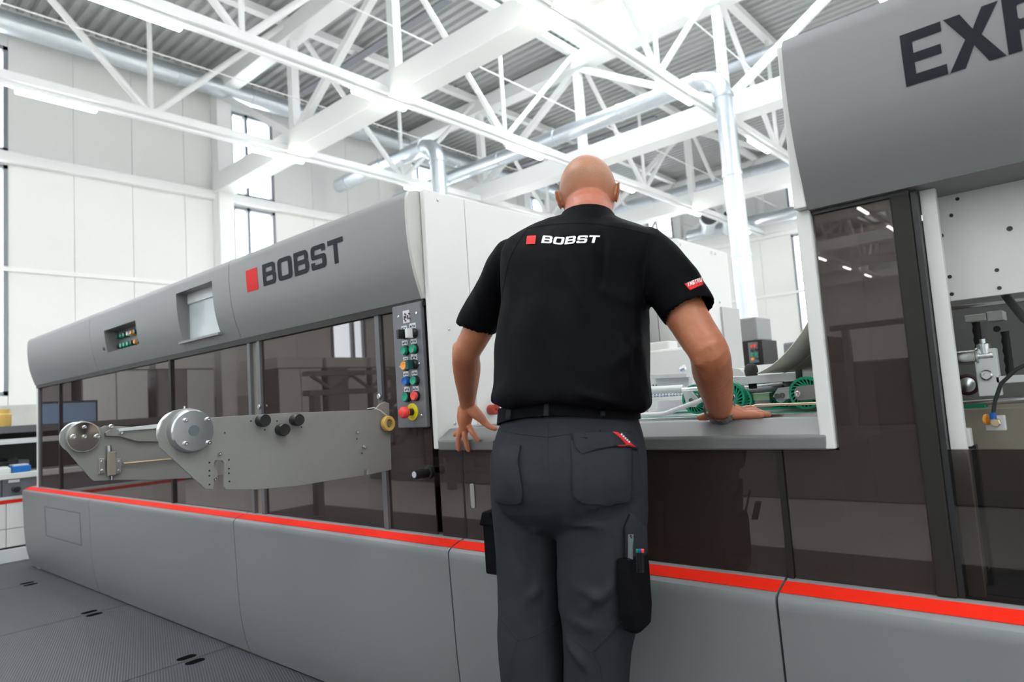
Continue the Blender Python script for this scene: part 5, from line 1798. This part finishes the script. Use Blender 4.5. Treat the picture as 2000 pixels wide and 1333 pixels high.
# ---- trousers
b = MB()
prow = [(806, 978, 1236, 1.33, .69, 2.3, 40, 0, .10, -.10), (822, 972, 1241, 1.33, .70, 2.3, 40, 0, .08, -.08), (850, 966, 1248, 1.33, .72, 2.3, 40, 0, .04, -.04), (885, 961, 1254, 1.328, .75, 2.4), (925, 960, 1258, 1.326, .78, 2.3), (960, 964, 1258, 1.328, .78, 2.2), (990, 976, 1250, 1.332, .76, 2.1), (1018, 1000, 1232, 1.335, .66, 2.0), (1038, 1030, 1200, 1.335, .5, 2.0), (1052, 1060, 1160, 1.335, .4, 2.0)]
loft(b, [ring_px(*r) for r in prow])
for rowsl, dy in (([(930, 960, 1098), (965, 961, 1099), (1010, 965, 1098), (1060, 969, 1096), (1110, 971, 1097), (1170, 972, 1099), (1230, 974, 1102), (1290, 977, 1105), (1335, 980, 1106)], -0.016),
                  ([(930, 1080, 1258), (965, 1082, 1260), (1010, 1086, 1262), (1060, 1088, 1260), (1110, 1090, 1255), (1170, 1093, 1248), (1230, 1098, 1241), (1290, 1102, 1233), (1335, 1104, 1227)], 0.016)):
    rings = [ring_px(py, xl, xr, 1.332 + dy, 1.0 if py > 1080 else 0.92, 2.2) for py, xl, xr in rowsl]
    last = rings[-1]
    c = sum(last, Vector()) / len(last)
    a0 = (last[0] - last[20]).length / 2
    for zz_, f in ((0.36, 1.0), (0.20, 0.98), (0.10, 1.02), (0.045, 1.05)):
        cc = Vector((c.x, 1.31 + dy, zz_))
        rings.append(ring(cc, a0 * f, a0 * f, 2.2))
    loft(b, rings)
tr_me = remeshed(b, 0.0062, 6, 0.5)
TF = [((1090, 985, 1.24), (1005, 1000, 1.24), .010, .006), ((1090, 1000, 1.24), (1010, 1060, 1.25), .011, .006), ((1095, 990, 1.24), (1200, 985, 1.24), .010, .006), ((1098, 1010, 1.24), (1220, 1045, 1.26), .011, .006),
      ((1000, 1010, 1.25), (1060, 1180, 1.25), .012, .005), ((1100, 1120, 1.28), (1200, 1190, 1.25), .013, .008), ((1220, 1130, 1.28), (1130, 1200, 1.25), .012, .006), ((1085, 1120, 1.26), (1000, 1200, 1.26), .012, .005),
      ((1100, 1190, 1.28), (1170, 1240, 1.26), .012, .007), ((985, 1210, 1.28), (1040, 1240, 1.25), .010, .006), ((1090, 1180, 1.26), (1040, 1240, 1.25), .011, .006), ((1225, 1200, 1.30), (1160, 1275, 1.26), .011, .005), ((1110, 1240, 1.27), (1150, 1330, 1.26), .013, .006), ((1000, 1260, 1.26), (990, 1330, 1.27), .012, .005),
      ((990, 830, 1.25), (1060, 840, 1.22), .008, .004), ((1080, 880, 1.22), (1075, 960, 1.22), .012, -.010), ((1080, 940, 1.22), (1090, 1010, 1.23), .014, -.014)]
TFW = [(at(*a[:2], Y=a[2]), at(*c[:2], Y=c[2]), w, h) for a, c, w, h in TF]
def tr_fn(p, n):
    d = 0.006 * NZ.noise(Vector((p.x * 13, p.y * 13, p.z * 7))) + 0.002 * NZ.noise(Vector((p.x * 30, p.y * 30, p.z * 18)))
    d *= smoothstep(1.08, 1.02, p.z) * 0.8 + 0.2
    for a, c, w, h in TFW:
        if (p - a).length < 0.4:
            d += 1.9 * h * fold(p, a, c, w)
    return d
carve(tr_me, tr_fn)
trousers = link('trousers', tr_me, trouser_cloth, man)
for p_ in tr_me.polygons:
    p_.use_smooth = True
BV_T = bvh_of(tr_me)
# belt and loops
bb = MB()
brs = [ring_px(py, xl, xr, 1.33, ra, 2.3, 48, 0, .10, -.10) for py, xl, xr, ra in ((810, 975, 1239, .70), (810, 970, 1243, .72), (782, 972, 1241, .72), (782, 976, 1237, .70))]
for r_ in brs:                                   # the belt sits lower at the sides than at the back
    for i in range(len(r_)):
        ang = 2 * math.pi * i / 48
        r_[i] = r_[i] + Vector((0, 0, 0.003 - 0.010 * (1 + math.sin(ang)) / 2))
brs.append(brs[0])
loft(bb, brs, False)
belt = bb.build('belt', mat('black_belt', (0.004, 0.004, 0.005), 0.7, 0, 0, 0, 0.3, 700, spec=0.08), man, smooth=60)
BV_B = bvh_of(belt.data)
for px, tilt_ in ((997, -3), (1068, 0), (1176, 2)):
    patch(BV_B, 'belt_loop', [(px - 5 + tilt_, 820), (px + 4 + tilt_, 820), (px + 5, 782), (px - 4, 782)], trouser_cloth, trousers, 0.002, 0.002, 4, 1.25)
# pockets, flap and label
patch(BV_T, 'back_pocket', rounded([(966, 862), (1018, 868, 4), (1014, 905), (1023, 965, 4), (1020, 982, 6), (990, 985, 8), (966, 977, 6), (962, 920)], 2), trouser_cloth, trousers, 0.001, 0.003, 14, 1.25, 0.006)
patch(BV_T, 'back_pocket', rounded([(1115, 862), (1232, 870), (1234, 920), (1232, 976, 8), (1190, 987, 8), (1134, 982, 10), (1120, 968, 6), (1117, 910)], 2), trouser_cloth, trousers, 0.001, 0.003, 16, 1.25, 0.007)
patch(BV_T, 'pocket_flap', rounded([(1117, 848, 3), (1170, 845), (1216, 844, 2), (1243, 876, 3), (1195, 873), (1160, 880), (1138, 889, 5), (1127, 880, 5)], 2), trouser_cloth, trousers, 0.005, 0.0035, 14, 1.25, 0.003)
BV_F = BVHTree.FromObject(bpy.data.objects['pocket_flap'], bpy.context.evaluated_depsgraph_get()) if False else bvh_of(bpy.data.objects['pocket_flap'].data)
patch(BV_F, 'label_tape', [(1196, 844), (1206, 845), (1240, 873), (1241, 879), (1230, 878), (1212, 857)], M['redlogo'], trousers, 0.001, 0.0008, 6, 1.25)
for i in range(5):
    x, y = 1211 + i * 3.6, 849.5 + i * 3.6
    decal('label_stitch', [[(x, -y), (x + 2.4, -(y + 2.2)), (x + 4.6, -(y - 0.2)), (x + 2.2, -(y - 2.4))]], lambda u, v: hit(BV_F, u, -v, 0.0022, 1.25), M['sticker'], trousers, 1, 1)
for nm, pts in (('yoke_seam', [(964, 838), (1015, 848), (1070, 854)]), ('yoke_seam', [(1070, 854), (1118, 848), (1200, 842), (1236, 843)]), ('centre_seam', [(1071, 826), (1070, 880), (1072, 930)]), ('knee_seam', [(978, 1206), (1000, 1235), (1012, 1250)]), ('knee_seam', [(1012, 1250), (1050, 1240), (1092, 1210)]),
                ('knee_seam', [(1012, 1250), (1000, 1285), (995, 1330)]), ('knee_seam', [(1106, 1240), (1140, 1264), (1158, 1274)]), ('knee_seam', [(1158, 1274), (1190, 1240), (1222, 1205)]), ('knee_seam', [(1158, 1274), (1172, 1300), (1176, 1332)]), ('side_seam', [(1240, 850), (1254, 930), (1256, 985)])):
    seam(BV_T, nm, pts, trouser_cloth, trousers, 0.0013, 0.0002, 1.25)
patch(BV_T, 'thigh_pocket', rounded([(1216, 1030, 3), (1229, 1003, 3), (1256, 1030, 3), (1258, 1095), (1219, 1095)], 2), trouser_cloth, trousers, 0.004, 0.006, 10, 1.33, 0.004)
rp = at(1240, 1150, Y=1.34)
pk = MB()
loft(pk, [[rp + RGT * (dx * s_ + 0.002) + FWD * (dy_ * s_) + Vector((0, 0, zz_)) for dx, dy_ in ((-0.018, -0.060), (0.012, -0.062), (0.024, -0.04), (0.024, 0.035), (-0.018, 0.04))] for zz_, s_ in ((-0.088, 0.55), (-0.078, 0.85), (-0.04, 1.0), (0.05, 1.04), (0.078, 0.98))])
pouch = pk.build('thigh_pouch', dark_cloth, trousers, bevel=0.005)
lp = at(963, 1050, Y=1.315) + RGT * 0.016
pk = MB()
loft(pk, [[lp + RGT * (dx * s_) + FWD * (dy_ * 1.0) + Vector((0, 0, zz_)) for dx, dy_ in ((-0.012, -0.05), (0.03, -0.055), (0.03, 0.06), (-0.012, 0.05), (-0.017, 0.0))] for zz_, s_ in ((-0.082, 0.7), (-0.078, 1.0), (0.05, 1.05), (0.072, 0.7))])
pk.build('thigh_pocket', dark_cloth, trousers, bevel=0.006)
pk = MB()
loft(pk, [[lp + RGT * (dx * s_) + FWD * (dy_ * 1.0) + Vector((0, 0, zz_)) for dx, dy_ in ((-0.020, -0.054), (0.03, -0.058), (0.03, 0.06), (-0.020, 0.054), (-0.024, 0.0))] for zz_, s_ in ((0.040, 1.05), (0.048, 1.0), (0.076, 0.5))])
pk.build('pocket_flap', dark_cloth, trousers, bevel=0.004)

# ---- watch on the right wrist
wt = MB()
axw = (W_R - E_R).normalized()
wc = W_R + axw * -0.016
u_ = axw.cross(Vector((0, 1, 0))).normalized()
v_ = axw.cross(u_).normalized()
axt = (axw + RGT * 0.25).normalized()
NL = 26
rw = 0.0375
for i in range(NL):
    a = 2 * math.pi * i / NL
    for k in range(3):
        a2 = a
        o_ = wc + (u_ * math.cos(a2) + v_ * math.sin(a2)) * rw + axt * (k - 1) * 0.0062
        tn = (-u_ * math.sin(a2) + v_ * math.cos(a2))
        L = 2 * math.pi * rw / NL * 0.44
        nn = (u_ * math.cos(a2) + v_ * math.sin(a2))
        vs = [o_ + tn * L * sx1 + axt * 0.0029 * sy1 + nn * 0.0014 * sz1 for sx1 in (-1, 1) for sy1 in (-1, 1) for sz1 in (-1, 1)]
        wt.add(vs, [(0, 1, 3, 2), (4, 6, 7, 5), (0, 4, 5, 1), (2, 3, 7, 6), (0, 2, 6, 4), (1, 5, 7, 3)])
watch = wt.build('wrist_watch', mat('watch_steel', (0.32, 0.32, 0.31), 0.3, 1.0), man)
fc = wc + FWD * 0.036 + RGT * 0.0
MB().lathe(fc, FWD, [(0.020, -0.003), (0.021, 0.0), (0.021, 0.006), (0.018, 0.009)], 24).build('watch_case', M['steel'], watch, smooth=True)

# ---- shoes
for c0 in (-1, 1):
    k = at(1044 if c0 < 0 else 1176, 1240, Y=1.33)
    base = Vector((k.x + 0.01 * c0, 1.33 + 0.016 * c0, 0))
    sh = MB()
    rs = []
    for zz_, la_, wa_ in ((0.0, 0.135, 0.046), (0.025, 0.14, 0.05), (0.05, 0.13, 0.048), (0.08, 0.09, 0.042), (0.11, 0.06, 0.04)):
        rs.append(ring(base + FWD * (0.05 if zz_ < 0.06 else 0.01) + Vector((0, 0, zz_)), wa_, la_, 2.4, 28))
    loft(sh, rs)
    so_ = sh.build('shoe', dark_cloth, man, smooth=50)
    MB().prism([(p.x, p.y) for p in ring(base + FWD * 0.05, 0.052, 0.143, 2.4, 28)], 0.0, 0.018, 'Z').build('sole', M['rubber'], so_)

# ---- ruler and pens in the thigh pocket
def hp(px, py, off=0.004):
    return hit(BV_T, px, py, off, 1.33)
yy_ = (rp - FWD * 0.055).y
a, c = at(1232, 1044, Y=yy_ - 0.004), at(1231, 1108, Y=yy_ + 0.012)
ru = MB().bar(c, a, 0.0115, 0.0012, FW - Vector((0, 0, FW.z))).build('steel_ruler', M['steel'])
tag(ru, 'small steel ruler sticking out of the thigh pocket', 'ruler')
hole(a - Vector((0, 0, 0.006)) - FW * 0.0022, -FW, 0.0022, ru)
for i, (px, mk, lab) in enumerate(((1245, 'greenbtn', 'green capped pen in the thigh pouch'), (1250, 'blue', 'blue capped pen in the thigh pouch, middle of three'), (1255, 'redbtn', 'red capped pen in the thigh pouch'))):
    top, low = at(px, 1079, Y=yy_ - 0.004), at(px, 1118, Y=yy_ + 0.006)
    t = thing('pen', lab, 'pen', low, 'pens in the thigh pouch')
    MB().cyl(low, top, 0.0032, 10).build('barrel', M['black'], t, smooth=True)
    dr = (top - low).normalized()
    MB().cyl(top, top + dr * 0.006, 0.0034, 10).build('cap', M[mk], t, smooth=True)
